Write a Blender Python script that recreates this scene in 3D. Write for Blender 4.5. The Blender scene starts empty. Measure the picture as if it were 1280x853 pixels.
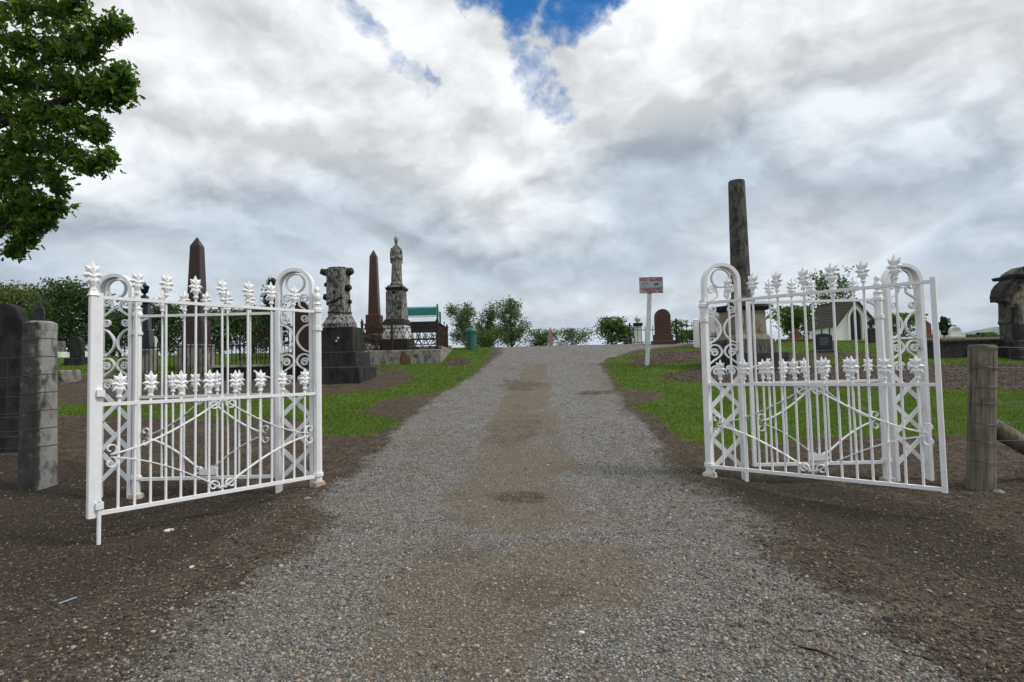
import bpy, math, random
import numpy as np
from mathutils import Vector, Matrix

rng = np.random.default_rng(7)
random.seed(7)
scene = bpy.context.scene
COL = scene.collection

# ------------------------------------------------------------------ camera
FPX, PITCH, ROLL, EYE = 730.0, math.radians(2.75), math.radians(1.3), 1.32
CAM = np.array([0.0, 0.0, EYE])
_fw = np.array([0, math.cos(PITCH), math.sin(PITCH)])
_u0 = np.array([0, -math.sin(PITCH), math.cos(PITCH)])
_r0 = np.array([1.0, 0, 0])
_rt = _r0 * math.cos(ROLL) - _u0 * math.sin(ROLL)
_up = _r0 * math.sin(ROLL) + _u0 * math.cos(ROLL)
cd = bpy.data.cameras.new('camera')
cd.sensor_width = 36.0
cd.lens = 36.0 * FPX / 1280.0
cd.clip_start, cd.clip_end = 0.05, 20000
cam = bpy.data.objects.new('camera', cd)
COL.objects.link(cam)
cam.matrix_world = Matrix(((_rt[0], _up[0], -_fw[0], CAM[0]), (_rt[1], _up[1], -_fw[1], CAM[1]),
                           (_rt[2], _up[2], -_fw[2], CAM[2]), (0, 0, 0, 1)))
scene.camera = cam

# ------------------------------------------------------------------ view
vs = scene.view_settings
vs.view_transform = 'Standard'
vs.look = 'None'
vs.exposure = 0.0
vs.gamma = 1.0
vs.use_curve_mapping = False
scene.cycles.max_bounces = 8
scene.cycles.transparent_max_bounces = 12

# ------------------------------------------------------------------ node helpers
class NT:
    def __init__(s, tree):
        s.t = tree
    def node(s, typ, **kw):
        n = s.t.nodes.new(typ)
        for k, v in kw.items():
            setattr(n, k, v)
        return n
    def put(s, sock, v):
        if hasattr(v, 'is_output') or isinstance(v, bpy.types.NodeSocket):
            s.t.links.new(v, sock)
        elif v is not None:
            sock.default_value = v
    def math(s, op, a, b=None, c=None, clamp=False):
        n = s.node('ShaderNodeMath', operation=op, use_clamp=clamp)
        s.put(n.inputs[0], a)
        if b is not None: s.put(n.inputs[1], b)
        if c is not None: s.put(n.inputs[2], c)
        return n.outputs[0]
    def vmath(s, op, a, b=None, out=0):
        n = s.node('ShaderNodeVectorMath', operation=op)
        s.put(n.inputs[0], a)
        if b is not None: s.put(n.inputs[1], b)
        return n.outputs[out]
    def scale(s, a, k):
        n = s.node('ShaderNodeVectorMath', operation='SCALE')
        s.put(n.inputs[0], a); s.put(n.inputs['Scale'], k)
        return n.outputs[0]
    def noise(s, vec, scale, detail=4.0, rough=0.55, dist=0.0, out=0):
        n = s.node('ShaderNodeTexNoise')
        s.put(n.inputs['Vector'], vec)
        n.inputs['Scale'].default_value = scale
        n.inputs['Detail'].default_value = detail
        n.inputs['Roughness'].default_value = rough
        n.inputs['Distortion'].default_value = dist
        return n.outputs[out]
    def voro(s, vec, scale, feature='F1', out='Distance', rand=1.0):
        n = s.node('ShaderNodeTexVoronoi', feature=feature)
        s.put(n.inputs['Vector'], vec)
        n.inputs['Scale'].default_value = scale
        n.inputs['Randomness'].default_value = rand
        return n.outputs[out]
    def step(s, v, lo, hi, o0=0.0, o1=1.0):
        n = s.node('ShaderNodeMapRange', interpolation_type='SMOOTHSTEP')
        s.put(n.inputs[0], v)
        s.put(n.inputs[1], lo); s.put(n.inputs[2], hi)
        s.put(n.inputs[3], o0); s.put(n.inputs[4], o1)
        return n.outputs[0]
    def mix(s, f, a, b, mode='MIX'):
        n = s.node('ShaderNodeMix', data_type='RGBA', blend_type=mode)
        s.put(n.inputs[0], f)
        s.put(n.inputs[6], a if not isinstance(a, tuple) else (*a, 1))
        s.put(n.inputs[7], b if not isinstance(b, tuple) else (*b, 1))
        return n.outputs[2]
    def ramp(s, f, stops):
        n = s.node('ShaderNodeValToRGB')
        e = n.color_ramp.elements
        while len(e) < len(stops): e.new(0.5)
        for el, (p, c) in zip(e, stops):
            el.position = p; el.color = (*c, 1)
        s.put(n.inputs[0], f)
        return n.outputs[0]
    def bump(s, h, strength, dist):
        n = s.node('ShaderNodeBump')
        n.inputs['Strength'].default_value = strength
        n.inputs['Distance'].default_value = dist
        s.put(n.inputs['Height'], h)
        return n.outputs[0]

# ------------------------------------------------------------------ world: blue sky behind a broken cloud deck
SUN_EL, SUN_AZ = math.radians(52), math.radians(105)      # azimuth measured from +Y towards +X
CLOUD_SEED = 1.7
world = bpy.data.worlds.new('World')
scene.world = world
world.use_nodes = True
wt = world.node_tree
wt.nodes.clear()
W = NT(wt)
tc = W.node('ShaderNodeTexCoord').outputs['Generated']
sky = W.node('ShaderNodeTexSky', sky_type='NISHITA', sun_disc=False)
sky.sun_elevation = SUN_EL
sky.sun_rotation = SUN_AZ
sky.air_density, sky.dust_density, sky.ozone_density = 1.0, 0.0, 4.0
hs = W.node('ShaderNodeHueSaturation'); wt.links.new(sky.outputs[0], hs.inputs['Color']); hs.inputs['Saturation'].default_value = 1.35
blue = W.mix(1.0, hs.outputs[0], (0.14, 0.14, 0.14), 'MULTIPLY')
sep = W.node('ShaderNodeSeparateXYZ'); wt.links.new(tc, sep.inputs[0])
dx, dy, dz = sep.outputs
zc = W.math('MAXIMUM', dz, 0.0)
# cloud coordinates: view directions, flattened a little towards the horizon as a cloud deck is
comb = W.node('ShaderNodeCombineXYZ')
wt.links.new(dx, comb.inputs[0]); wt.links.new(dy, comb.inputs[1])
wt.links.new(W.math('MULTIPLY', W.math('POWER', zc, 0.85), 1.55), comb.inputs[2])
pl = W.vmath('ADD', comb.outputs[0], (CLOUD_SEED, 4.2, 0.35))
warp = W.scale(W.vmath('SUBTRACT', W.noise(pl, 3.2, 5, 0.55, out=1), (0.5, 0.5, 0.5)), 0.16)
plw = W.vmath('ADD', pl, warp)
n_big = W.noise(plw, 1.7, 2, 0.45)
n_mid = W.noise(plw, 4.4, 12, 0.52)
n_up = W.noise(W.vmath('ADD', plw, (0.012, 0.0, 0.055)), 4.4, 7, 0.50)
n_fine = W.noise(plw, 17.0, 9, 0.58)
billow = W.math('ABSOLUTE', W.math('SUBTRACT', W.math('MULTIPLY', W.noise(plw, 8.0, 8, 0.5), 2.0), 1.0))
relief = W.math('SUBTRACT', n_mid, n_up)
dirn = W.vmath('NORMALIZE', W.vmath('ADD', tc, W.scale(W.vmath('SUBTRACT', W.noise(tc, 5.0, 10, 0.62, out=1), (0.5, 0.5, 0.5)), 0.26)))
def pixdir(u, v):
    d = _fw + _rt * (u - 640) / FPX - _up * (v - 426.5) / FPX
    return d / np.linalg.norm(d)
def lobe(u, v, deg, soft):
    c = tuple(pixdir(u, v))
    dt = W.vmath('DOT_PRODUCT', dirn, c, out=1)
    return W.step(dt, math.cos(math.radians(deg + soft)), math.cos(math.radians(max(deg - soft, 0.1))))
gap = None
for u, v, dg, so, k in [(738, 0, 3.3, 2.6, 1.0), (640, -50, 4.8, 2.6, 1.0), (690, 82, 1.3, 2.0, .66), (700, 118, 1.1, 1.8, .66), (728, 138, 1.0, 1.6, .68), (668, 42, 1.3, 1.8, .62),
                        (425, 5, 1.3, 2.0, .72), (445, 28, 1.1, 1.9, .68), (464, 50, 1.1, 1.8, .72), (480, 70, .9, 1.6, .74), (500, 88, .8, 1.5, .66), (520, 97, .7, 1.0, .7), (390, -40, 2.5, 2, .85)]:
    g = W.math('MULTIPLY', lobe(u, v, dg, so), k)
    gap = g if gap is None else W.math('MAXIMUM', gap, g)
cover = W.math('SUBTRACT', W.math('ADD', W.math('MULTIPLY', n_mid, 0.7), 0.50), gap)
cover = W.math('ADD', cover, W.math('MULTIPLY', W.math('SUBTRACT', n_fine, 0.5), 0.7))
alpha = W.step(cover, -0.12, 0.40)
# cloud shade: grey bases low in the deck, bright tops above, broken by noise; relief is lit from above
el = W.math('ADD', zc, W.math('MULTIPLY', W.math('SUBTRACT', n_big, 0.5), 0.42))
el = W.math('ADD', el, W.math('MULTIPLY', W.math('SUBTRACT', n_mid, 0.5), 0.36))
tone = W.ramp(el, [(0.0, (.76, .82, .88)), (0.05, (.84, .88, .93)), (0.11, (.74, .80, .86)), (0.18, (.50, .58, .66)),
                   (0.255, (.78, .83, .88)), (0.33, (.93, .945, .96)), (0.62, (.90, .915, .935)), (1.0, (.62, .66, .71))])
puff = W.math('ADD', W.math('MULTIPLY', W.math('SUBTRACT', n_fine, 0.5), 0.34), W.math('MULTIPLY', relief, 1.7))
puff = W.math('ADD', puff, W.math('MULTIPLY', W.math('SUBTRACT', billow, 0.25), 0.42))
puff = W.math('MAXIMUM', W.math('ADD', puff, 1.0), 0.70)
puff = W.math('MINIMUM', puff, 1.13)
cl = W.mix(1.0, tone, W.node('ShaderNodeCombineColor').outputs[0], 'MULTIPLY')
cc = cl.node.inputs[7].links[0].from_node
for i in range(3): wt.links.new(puff, cc.inputs[i])
skyc = W.mix(alpha, blue, cl)
bg = W.node('ShaderNodeBackground')
wt.links.new(skyc, bg.inputs[0])
bg.inputs[1].default_value = 1.0
wt.links.new(bg.outputs[0], W.node('ShaderNodeOutputWorld').inputs[0])

# ------------------------------------------------------------------ sun (veiled by cloud)
sd = bpy.data.lights.new('sun', 'SUN')
sd.energy = 2.6
sd.angle = math.radians(14)
sd.color = (1.0, 0.96, 0.9)
sun = bpy.data.objects.new('sun', sd)
COL.objects.link(sun)
sdir = Vector((math.sin(SUN_AZ) * math.cos(SUN_EL), math.cos(SUN_AZ) * math.cos(SUN_EL), math.sin(SUN_EL)))
sun.rotation_euler = sdir.to_track_quat('Z', 'Y').to_euler()
sun.location = sdir * 30

# ------------------------------------------------------------------ pixel <-> place
def ray(u, v): return _fw + _rt * (u - 640) / FPX - _up * (v - 426.5) / FPX
def at_depth(u, v, y):
    d = ray(u, v); return CAM + d * y / d[1]
def project(x, y, z):
    q0, q1, q2 = x - CAM[0], y - CAM[1], z - CAM[2]
    w = q0 * _fw[0] + q1 * _fw[1] + q2 * _fw[2]
    w = np.where(np.abs(w) < 1e-6, 1e-6, w)
    return (640 + FPX * (q0 * _rt[0] + q1 * _rt[1] + q2 * _rt[2]) / w,
            426.5 - FPX * (q0 * _up[0] + q1 * _up[1] + q2 * _up[2]) / w, w)

# ------------------------------------------------------------------ value noise for terrain and scatter
_tab = rng.random((256, 256))
def vnoise(x, y):
    x = np.asarray(x, float); y = np.asarray(y, float)
    xi, yi = np.floor(x).astype(int), np.floor(y).astype(int)
    fx, fy = x - xi, y - yi
    fx, fy = fx * fx * (3 - 2 * fx), fy * fy * (3 - 2 * fy)
    g = lambda i, j: _tab[(xi + i) % 256, (yi + j) % 256]
    return (g(0, 0) * (1 - fx) + g(1, 0) * fx) * (1 - fy) + (g(0, 1) * (1 - fx) + g(1, 1) * fx) * fy
def fbm(x, y, f, o=4):
    s, a, t = 0, 1.0, 0
    for k in range(o):
        s = s + a * vnoise(x * f + 17.3 * k, y * f + 9.1 * k); t += a; a *= .5; f *= 2.03
    return s / t - .5
def sst(a, b, x):
    t = np.clip((x - a) / (b - a), 0, 1); return t * t * (3 - 2 * t)
_ty = np.arange(-60, 400, .25)
_tz = np.interp(_ty, [-60, 0, 4, 6.5, 9, 12.8, 16, 19, 22, 24, 26, 30, 40, 60, 120, 400],
                [-.3, -.05, -.01, 0.02, .2, .65, 1.05, 1.5, 1.98, 2.21, 2.32, 2.3, 2.1, 1.5, 0.3, -4])
_k = np.exp(-np.linspace(-2, 2, 13) ** 2); _k /= _k.sum()
_tz = np.convolve(np.pad(_tz, 6, mode='edge'), _k, 'valid')
def ground_z(x, y, fine=True):
    x = np.asarray(x, float); y = np.asarray(y, float)
    z = np.interp(y, _ty, _tz)
    z = z - .13 * sst(2.0, 3.1, np.abs(x)) * sst(2.0, 4.5, y) * (1 - sst(7.5, 10.0, y))
    hi = 1.32 + .0362 * np.minimum(y, 55) - .03 * np.maximum(y - 55, 0)
    side = np.maximum(sst(5.0, 9.0, x), sst(7.0, 11.0, -x)) * sst(20, 25, y) * (1 - sst(60, 140, y))
    z = z * (1 - side) + hi * side
    if fine:
        near = 1 - sst(30, 60, y)
        off = .05 * fbm(x, y, .5, 3) + .03 * fbm(x + 5, y, 2.0, 3) * sst(.8, 2.2, np.abs(x - .2)) + .012 * fbm(x, y + 3, 5, 3)
        z = z + off * near
    return z
def gz(x, y): return float(ground_z(x, y))
def on_ground(u, v):
    d = ray(u, v)
    ys = np.arange(2, 60, .02)
    pts = CAM[None] + d[None] * (ys / d[1])[:, None]
    hit = np.nonzero(pts[:, 2] <= ground_z(pts[:, 0], pts[:, 1], False))[0]
    return pts[hit[0]] if len(hit) else None
def stand(u, d):
    v = 440.0
    for _ in range(6):
        p = at_depth(u, v, d)
        z = gz(p[0], d)
        v = float(project(p[0], d, z)[1])
    return np.array([p[0], d, z])

# ------------------------------------------------------------------ mesh helpers
class MB:
    def __init__(s): s.v, s.f = [], []
    def add(s, vs, fs):
        o = len(s.v); s.v += [tuple(map(float, p)) for p in vs]; s.f += [tuple(i + o for i in f) for f in fs]; return s
    def box(s, c, d, rz=0.0, ry=0.0):
        M = Matrix.Rotation(rz, 3, 'Z') @ Matrix.Rotation(ry, 3, 'Y')
        vs = [Vector(c) + M @ Vector((sx * d[0] / 2, sy * d[1] / 2, sz * d[2] / 2)) for sz in (-1, 1) for sx, sy in ((-1, -1), (1, -1), (1, 1), (-1, 1))]
        return s.add(vs, [(3, 2, 1, 0), (4, 5, 6, 7), (0, 1, 5, 4), (1, 2, 6, 5), (2, 3, 7, 6), (3, 0, 4, 7)])
    def taper(s, z0, z1, w0, d0, w1, d1, cx=0, cy=0, bev=0.0):
        def ring(z, w, d):
            w, d = w / 2, d / 2
            b = min(bev, w * .45, d * .45)
            if b <= 0: return [(cx - w, cy - d, z), (cx + w, cy - d, z), (cx + w, cy + d, z), (cx - w, cy + d, z)]
            return [(cx - w + b, cy - d, z), (cx + w - b, cy - d, z), (cx + w, cy - d + b, z), (cx + w, cy + d - b, z),
                    (cx + w - b, cy + d, z), (cx - w + b, cy + d, z), (cx - w, cy + d - b, z), (cx - w, cy - d + b, z)]
        rings = [ring(z0, w0, d0), ring(z1, w1, d1)]
        if bev > 0:
            rings = [ring(z0, w0, d0), ring(z1 - bev, w1, d1), ring(z1, w1 - 2 * bev, d1 - 2 * bev)]
        return s.loft(rings)
    def loft(s, rings, cap=True, closed=True):
        n = len(rings[0]); vs = [p for r in rings for p in r]; fs = []
        for k in range(len(rings) - 1):
            for i in range(n if closed else n - 1):
                j = (i + 1) % n
                fs.append((k * n + i, k * n + j, (k + 1) * n + j, (k + 1) * n + i))
        if cap:
            fs.append(tuple(reversed(range(n)))); fs.append(tuple((len(rings) - 1) * n + i for i in range(n)))
        return s.add(vs, fs)
    def lathe(s, prof, n=12, c=(0, 0), ell=1.0):
        return s.loft([[(c[0] + r * math.cos(2 * math.pi * i / n), c[1] + ell * r * math.sin(2 * math.pi * i / n), z) for i in range(n)] for r, z in prof])
    def tube(s, pts, rad, n=6):
        pts = [Vector(p) for p in pts]
        rings = []
        for i, p in enumerate(pts):
            t = (pts[min(i + 1, len(pts) - 1)] - pts[max(i - 1, 0)]).normalized()
            a = Vector((0, 0, 1)) if abs(t.z) < .9 else Vector((1, 0, 0))
            b = t.cross(a).normalized(); c = b.cross(t)
            r = rad[i] if isinstance(rad, (list, tuple, np.ndarray)) else rad
            rings.append([p + (b * math.cos(2 * math.pi * k / n) + c * math.sin(2 * math.pi * k / n)) * r for k in range(n)])
        return s.loft(rings)
    def ribbon(s, pts, th, dep, y0=0.0):
        """flat bar bent in the x-z plane, th thick in the plane, dep deep along y"""
        rings = []
        m = len(pts)
        for i in range(m):
            ax, az = pts[max(i - 1, 0)]; bx, bz = pts[min(i + 1, m - 1)]
            tx, tz = bx - ax, bz - az
            l = math.hypot(tx, tz) or 1
            nx, nz = -tz / l * th / 2, tx / l * th / 2
            x, z = pts[i]
            rings.append([(x + nx, y0 - dep / 2, z + nz), (x - nx, y0 - dep / 2, z - nz), (x - nx, y0 + dep / 2, z - nz), (x + nx, y0 + dep / 2, z + nz)])
        return s.loft(rings)
    def prism(s, poly, y0, y1):
        n = len(poly)
        vs = [(x, y0, z) for x, z in poly] + [(x, y1, z) for x, z in poly]
        return s.add(vs, [tuple(range(n)), tuple(reversed(range(n, 2 * n)))] + [(i, i + n, (i + 1) % n + n, (i + 1) % n) for i in range(n)])
    def ball(s, c, r, n=10, m=6):
        rx, ry, rz_ = r if isinstance(r, tuple) else (r, r, r)
        return s.loft([[(c[0] + rx * math.sin(math.pi * k / m) * math.cos(2 * math.pi * i / n), c[1] + ry * math.sin(math.pi * k / m) * math.sin(2 * math.pi * i / n),
                         c[2] - rz_ * math.cos(math.pi * k / m)) for i in range(n)] for k in [.12] + list(range(1, m)) + [m - .12]])
    def mesh(s, name, mat, smooth=False):
        me = bpy.data.meshes.new(name)
        me.from_pydata(s.v, [], s.f)
        me.materials.append(mat)
        if smooth: me.shade_smooth()
        return me
    def build(s, name, mat, parent=None, smooth=False, fixn=True):
        me = s.mesh(name, mat, smooth)
        if fixn:
            import bmesh
            bm = bmesh.new(); bm.from_mesh(me); bmesh.ops.recalc_face_normals(bm, faces=bm.faces); bm.to_mesh(me); bm.free()
        return link(name, me, parent)
def link(name, me, parent=None):
    o = bpy.data.objects.new(name, me); COL.objects.link(o)
    if parent: o.parent = parent
    return o
def tag(o, label=None, cat=None, group=None, kind=None):
    if label: o['label'] = label
    if cat: o['category'] = cat
    if group: o['group'] = group
    if kind: o['kind'] = kind
    return o
def thing(name, label, cat, loc, rz=0.0, group=None):
    o = bpy.data.objects.new(name, None); COL.objects.link(o)
    o.empty_display_size = .2
    o.location = [float(c) for c in loc]; o.rotation_euler = (0, 0, rz)
    return tag(o, label, cat, group)
def copy_tree(o, parent=None):
    c = o.copy(); COL.objects.link(c); c.parent = parent
    for ch in list(o.children): copy_tree(ch, c)
    return c
def weighted(o, ang=35):
    o.data.shade_smooth()
    try: o.data.set_sharp_from_angle(angle=math.radians(ang))
    except Exception: pass
    return o
def bulk(name, V, Fc, mat, per, kind='stuff', parent=None, smooth=False):
    """many small alike faces in one mesh from arrays; per = corners of each face"""
    me = bpy.data.meshes.new(name)
    V = np.ascontiguousarray(V, np.float32).reshape(-1, 3); Fc = np.ascontiguousarray(Fc, np.int32).reshape(-1)
    nf = len(Fc) // per
    me.vertices.add(len(V)); me.vertices.foreach_set('co', V.ravel())
    me.loops.add(len(Fc)); me.loops.foreach_set('vertex_index', Fc)
    me.polygons.add(nf)
    me.polygons.foreach_set('loop_start', np.arange(0, nf * per, per, dtype=np.int32))
    me.update(calc_edges=True); me.validate()
    if smooth: me.shade_smooth()
    me.materials.append(mat)
    o = link(name, me, parent)
    if kind: o['kind'] = kind
    return o
def spiral(c, r0, r1, a0, turns, n=22):
    return [(c[0] + (r0 + (r1 - r0) * k / n) * math.cos(a0 + 2 * math.pi * turns * k / n), c[1] + (r0 + (r1 - r0) * k / n) * math.sin(a0 + 2 * math.pi * turns * k / n)) for k in range(n + 1)]
def smooth_path(pts, sub=5):
    out = []
    n = len(pts)
    for i in range(n - 1):
        p0, p1, p2, p3 = pts[max(i - 1, 0)], pts[i], pts[i + 1], pts[min(i + 2, n - 1)]
        for k in range(sub):
            t = k / sub
            out.append(tuple(.5 * (2 * p1[j] + (p2[j] - p0[j]) * t + (2 * p0[j] - 5 * p1[j] + 4 * p2[j] - p3[j]) * t * t + (3 * p1[j] - p0[j] - 3 * p2[j] + p3[j]) * t ** 3) for j in range(len(p1))))
    out.append(tuple(pts[-1]))
    return out

# ------------------------------------------------------------------ materials
def new_mat(name):
    m = bpy.data.materials.new(name); m.use_nodes = True
    t = m.node_tree
    b = t.nodes['Principled BSDF']
    return m, NT(t), b
def stone(name, c1, c2, stain=(.02, .02, .018), st=.5, lichen=0.0, lcol=(.5, .5, .46), rough=.85, sc=1.0, bump=.35, spec=.3):
    m, N, b = new_mat(name)
    co = N.node('ShaderNodeTexCoord').outputs['Object']
    oi = N.node('ShaderNodeObjectInfo').outputs['Random']
    vec = N.vmath('ADD', co, N.scale((37.0, 11.0, 5.0), oi))
    a = N.noise(vec, 6 * sc, 8, .65)
    fine = N.noise(vec, 60 * sc, 4, .6)
    col = N.mix(N.step(a, .3, .7), c1, c2)
    col = N.mix(N.math('MULTIPLY', N.step(fine, .35, .75), .35), col, tuple(x * .55 for x in c1))
    strm = N.vmath('MULTIPLY', vec, (1.0, 1.0, .5))
    s1 = N.noise(strm, 5 * sc, 7, .62, .4)
    col = N.mix(N.step(s1, .60 - .28 * st, .74 - .16 * st), col, stain)
    if lichen > 0:
        l = N.noise(vec, 14 * sc, 6, .7, .8)
        col = N.mix(N.step(l, .72 - .22 * lichen, .80 - .2 * lichen), col, lcol)
    N.put(b.inputs['Base Color'], col)
    b.inputs['Roughness'].default_value = rough
    b.inputs['Specular IOR Level'].default_value = spec
    h = N.math('ADD', N.math('MULTIPLY', a, .7), N.math('MULTIPLY', fine, .35))
    N.put(b.inputs['Normal'], N.bump(h, bump, .02))
    return m
def paint(name, col, dirt=(.30, .27, .22), amt=.25, rust=0.0, rough=.45):
    m, N, b = new_mat(name)
    co = N.node('ShaderNodeTexCoord').outputs['Object']
    a = N.noise(co, 9, 7, .65); f = N.noise(co, 70, 4, .6)
    c = N.mix(N.math('MULTIPLY', N.step(a, .48, .72), amt), col, dirt)
    c = N.mix(N.math('MULTIPLY', N.step(f, .62, .75), amt * .8), c, dirt)
    if rust > 0:
        c = N.mix(N.step(N.noise(co, 16, 6, .7), .76 - .2 * rust, .80 - .18 * rust), c, (.16, .06, .025))
    N.put(b.inputs['Base Color'], c)
    b.inputs['Roughness'].default_value = rough
    N.put(b.inputs['Normal'], N.bump(N.math('ADD', a, N.math('MULTIPLY', f, .4)), .25, .004))
    return m
M = {}
M['white'] = paint('white_gate_paint', (.79, .80, .81), (.40, .37, .32), .16, .08)
M['white_wash'] = paint('whitewash', (.80, .80, .79), (.42, .42, .38), .4)
M['foot'] = stone('rust_stained_white_block', (.62, .58, .52), (.45, .38, .3), (.22, .09, .04), .3)
M['concrete'] = stone('weathered_concrete', (.30, .30, .285), (.22, .22, .21), (.035, .035, .033), .55, .25, (.42, .42, .40), sc=.8)
M['dark_stone'] = stone('blackened_stone', (.042, .041, .039), (.026, .026, .025), (.012, .012, .012), .6, .2, (.24, .24, .22))
M['marble'] = stone('weathered_marble', (.36, .36, .335), (.21, .21, .195), (.022, .022, .02), .74, .2, (.5, .5, .47), sc=3.0)
M['white_stone'] = stone('white_stone', (.68, .68, .65), (.55, .55, .52), (.16, .16, .15), .30)
M['statue'] = stone('statue_marble', (.33, .325, .28), (.17, .165, .14), (.03, .029, .025), .68, .15, sc=3.2)
M['red_granite'] = stone('red_granite', (.085, .040, .029), (.058, .028, .021), (.026, .015, .012), .3, rough=.38, sc=3, bump=.1)
M['brown_granite'] = stone('dark_brown_granite', (.050, .027, .022), (.034, .018, .015), (.015, .010, .009), .25, rough=.3, sc=3, bump=.08)
M['pink_granite'] = stone('pink_granite', (.36, .22, .18), (.28, .17, .14), (.12, .08, .07), .25, rough=.5, sc=2)
M['black_granite'] = stone('black_granite', (.018, .021, .028), (.012, .014, .019), (.03, .035, .045), .3, rough=.25, sc=2, bump=.05)
M['grey_granite'] = stone('grey_granite', (.20, .20, .205), (.14, .14, .145), (.05, .05, .05), .35, rough=.6, sc=2)
M['sandstone'] = stone('olive_sandstone', (.27, .235, .165), (.19, .165, .115), (.06, .052, .04), .42, .1, (.34, .33, .28))
M['column'] = stone('column_stone', (.125, .12, .105), (.065, .063, .054), (.022, .024, .018), .62, .35, (.19, .18, .145), sc=1.8)
M['kerb'] = stone('kerb_stone', (.30, .285, .255), (.2, .19, .17), (.055, .05, .045), .5, .2)
M['rust'] = stone('rusted_iron', (.055, .027, .017), (.034, .018, .013), (.014, .011, .010), .45, sc=5)
M['iron'] = stone('black_iron', (.022, .02, .019), (.032, .026, .022), (.012, .011, .011), .4, sc=4, rough=.6)
M['brick'] = stone('red_brick', (.19, .085, .055), (.14, .06, .042), (.05, .03, .024), .35)
M['teal'] = paint('teal_paint', (.012, .19, .19), (.02, .06, .06), .3)
M['green'] = paint('green_plastic', (.016, .115, .075), (.012, .04, .028), .5)
M['dark_trim'] = paint('dark_trim', (.03, .032, .035), (.015, .015, .015), .3)
M['red_ink'] = paint('red_ink', (.30, .010, .03), (.2, .03, .04), .2)
M['black_ink'] = paint('black_ink', (.04, .055, .055), (.06, .08, .08), .3)
M['sign_face'] = paint('faded_sign_board', (.30, .35, .35), (.2, .24, .24), .3)
M['sign_post'] = paint('weathered_white_post', (.60, .62, .60), (.24, .25, .22), .75)
M['wire'] = paint('fence_wire', (.075, .075, .072), (.05, .04, .035), .4)
M['shingle'] = stone('brown_shingle', (.105, .085, .07), (.065, .054, .045), (.035, .03, .026), .5, .15, (.17, .16, .13), sc=2)
M['door'] = paint('dark_door', (.022, .024, .026), (.03, .03, .03), .4)
M['letter'] = stone('inscription', (.30, .30, .29), (.22, .22, .21), (.12, .12, .12), .2)
M['dletter'] = stone('dark_inscription', (.06, .06, .055), (.09, .09, .085), (.04, .04, .04), .2)
M['bark'] = stone('bark', (.06, .047, .036), (.035, .028, .022), (.015, .013, .011), .5, .1, (.14, .15, .11), sc=3, bump=.8)
M['tape'] = paint('orange_tape', (.42, .12, .02), (.2, .08, .03), .3)
M['ballot'] = paint('pebble_paint', (.6, .6, .58), (.4, .4, .38), .3)

def timber():
    m, N, b = new_mat('weathered_timber')
    co = N.node('ShaderNodeTexCoord').outputs['Object']
    g = N.noise(N.vmath('MULTIPLY', co, (14, 14, .9)), 2.2, 8, .65)
    a = N.noise(co, 3.5, 6, .6)
    c = N.mix(N.step(g, .3, .7), (.085, .072, .052), (.20, .185, .145))
    c = N.mix(N.math('MULTIPLY', N.step(a, .45, .7), .75), c, (.06, .055, .04))
    mo = N.noise(N.vmath('MULTIPLY', co, (1.5, 1.5, .6)), 2.2, 6, .6)
    c = N.mix(N.math('MULTIPLY', N.step(mo, .56, .68), .6), c, (.085, .085, .03))
    crack = N.step(N.noise(N.vmath('MULTIPLY', co, (22, 22, .6)), 2.0, 3, .5), .62, .68)
    c = N.mix(crack, c, (.03, .025, .02))
    N.put(b.inputs['Base Color'], c); b.inputs['Roughness'].default_value = .9
    N.put(b.inputs['Normal'], N.bump(N.math('SUBTRACT', g, crack), .6, .01))
    return m
M['timber'] = timber()
def leafmat(name, stops, tr=.35, rough=.45, dry=None):
    m, N, b = new_mat(name)
    r = N.node('ShaderNodeNewGeometry').outputs['Random Per Island']
    c = N.ramp(r, stops)
    if dry:
        co = N.node('ShaderNodeTexCoord').outputs['Object']
        c = N.mix(N.math('MULTIPLY', N.step(N.noise(co, .9, 6, .65), .44, .72), .8), c, dry)
    N.put(b.inputs['Base Color'], c); b.inputs['Roughness'].default_value = rough
    b.inputs['Specular IOR Level'].default_value = .25
    t = N.node('ShaderNodeBsdfTranslucent')
    N.put(t.inputs[0], N.mix(.5, c, (.16, .24, .02)))
    mx = N.node('ShaderNodeMixShader'); mx.inputs[0].default_value = tr
    m.node_tree.links.new(b.outputs[0], mx.inputs[1]); m.node_tree.links.new(t.outputs[0], mx.inputs[2])
    out = [n for n in m.node_tree.nodes if n.type == 'OUTPUT_MATERIAL'][0]
    m.node_tree.links.new(mx.outputs[0], out.inputs[0])
    return m
M['oak'] = leafmat('oak_leaf', [(0, (.018, .05, .008)), (.4, (.045, .12, .012)), (.75, (.09, .20, .016)), (1, (.17, .30, .028))], .35)
M['far_leaf'] = leafmat('olive_leaf', [(0, (.045, .06, .012)), (.5, (.09, .115, .022)), (1, (.16, .165, .035))], .25)
M['deep_leaf'] = leafmat('deep_green_leaf', [(0, (.016, .04, .010)), (.5, (.035, .075, .018)), (1, (.08, .13, .035))], .25)
M['fresh_leaf'] = leafmat('fresh_leaf', [(0, (.03, .06, .014)), (.5, (.06, .11, .025)), (1, (.13, .18, .04))], .3)
M['grey_leaf'] = leafmat('grey_green_leaf', [(0, (.045, .075, .03)), (.5, (.09, .135, .055)), (1, (.16, .21, .10))], .3)
M['needle'] = leafmat('conifer_needle', [(0, (.01, .025, .014)), (.6, (.02, .045, .022)), (1, (.04, .07, .035))], .1)
M['blade'] = leafmat('grass_blade', [(0, (.045, .095, .009)), (.5, (.088, .170, .013)), (.82, (.130, .215, .022)), (1, (.24, .23, .07))], .3, .6, (.12, .12, .035))
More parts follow.
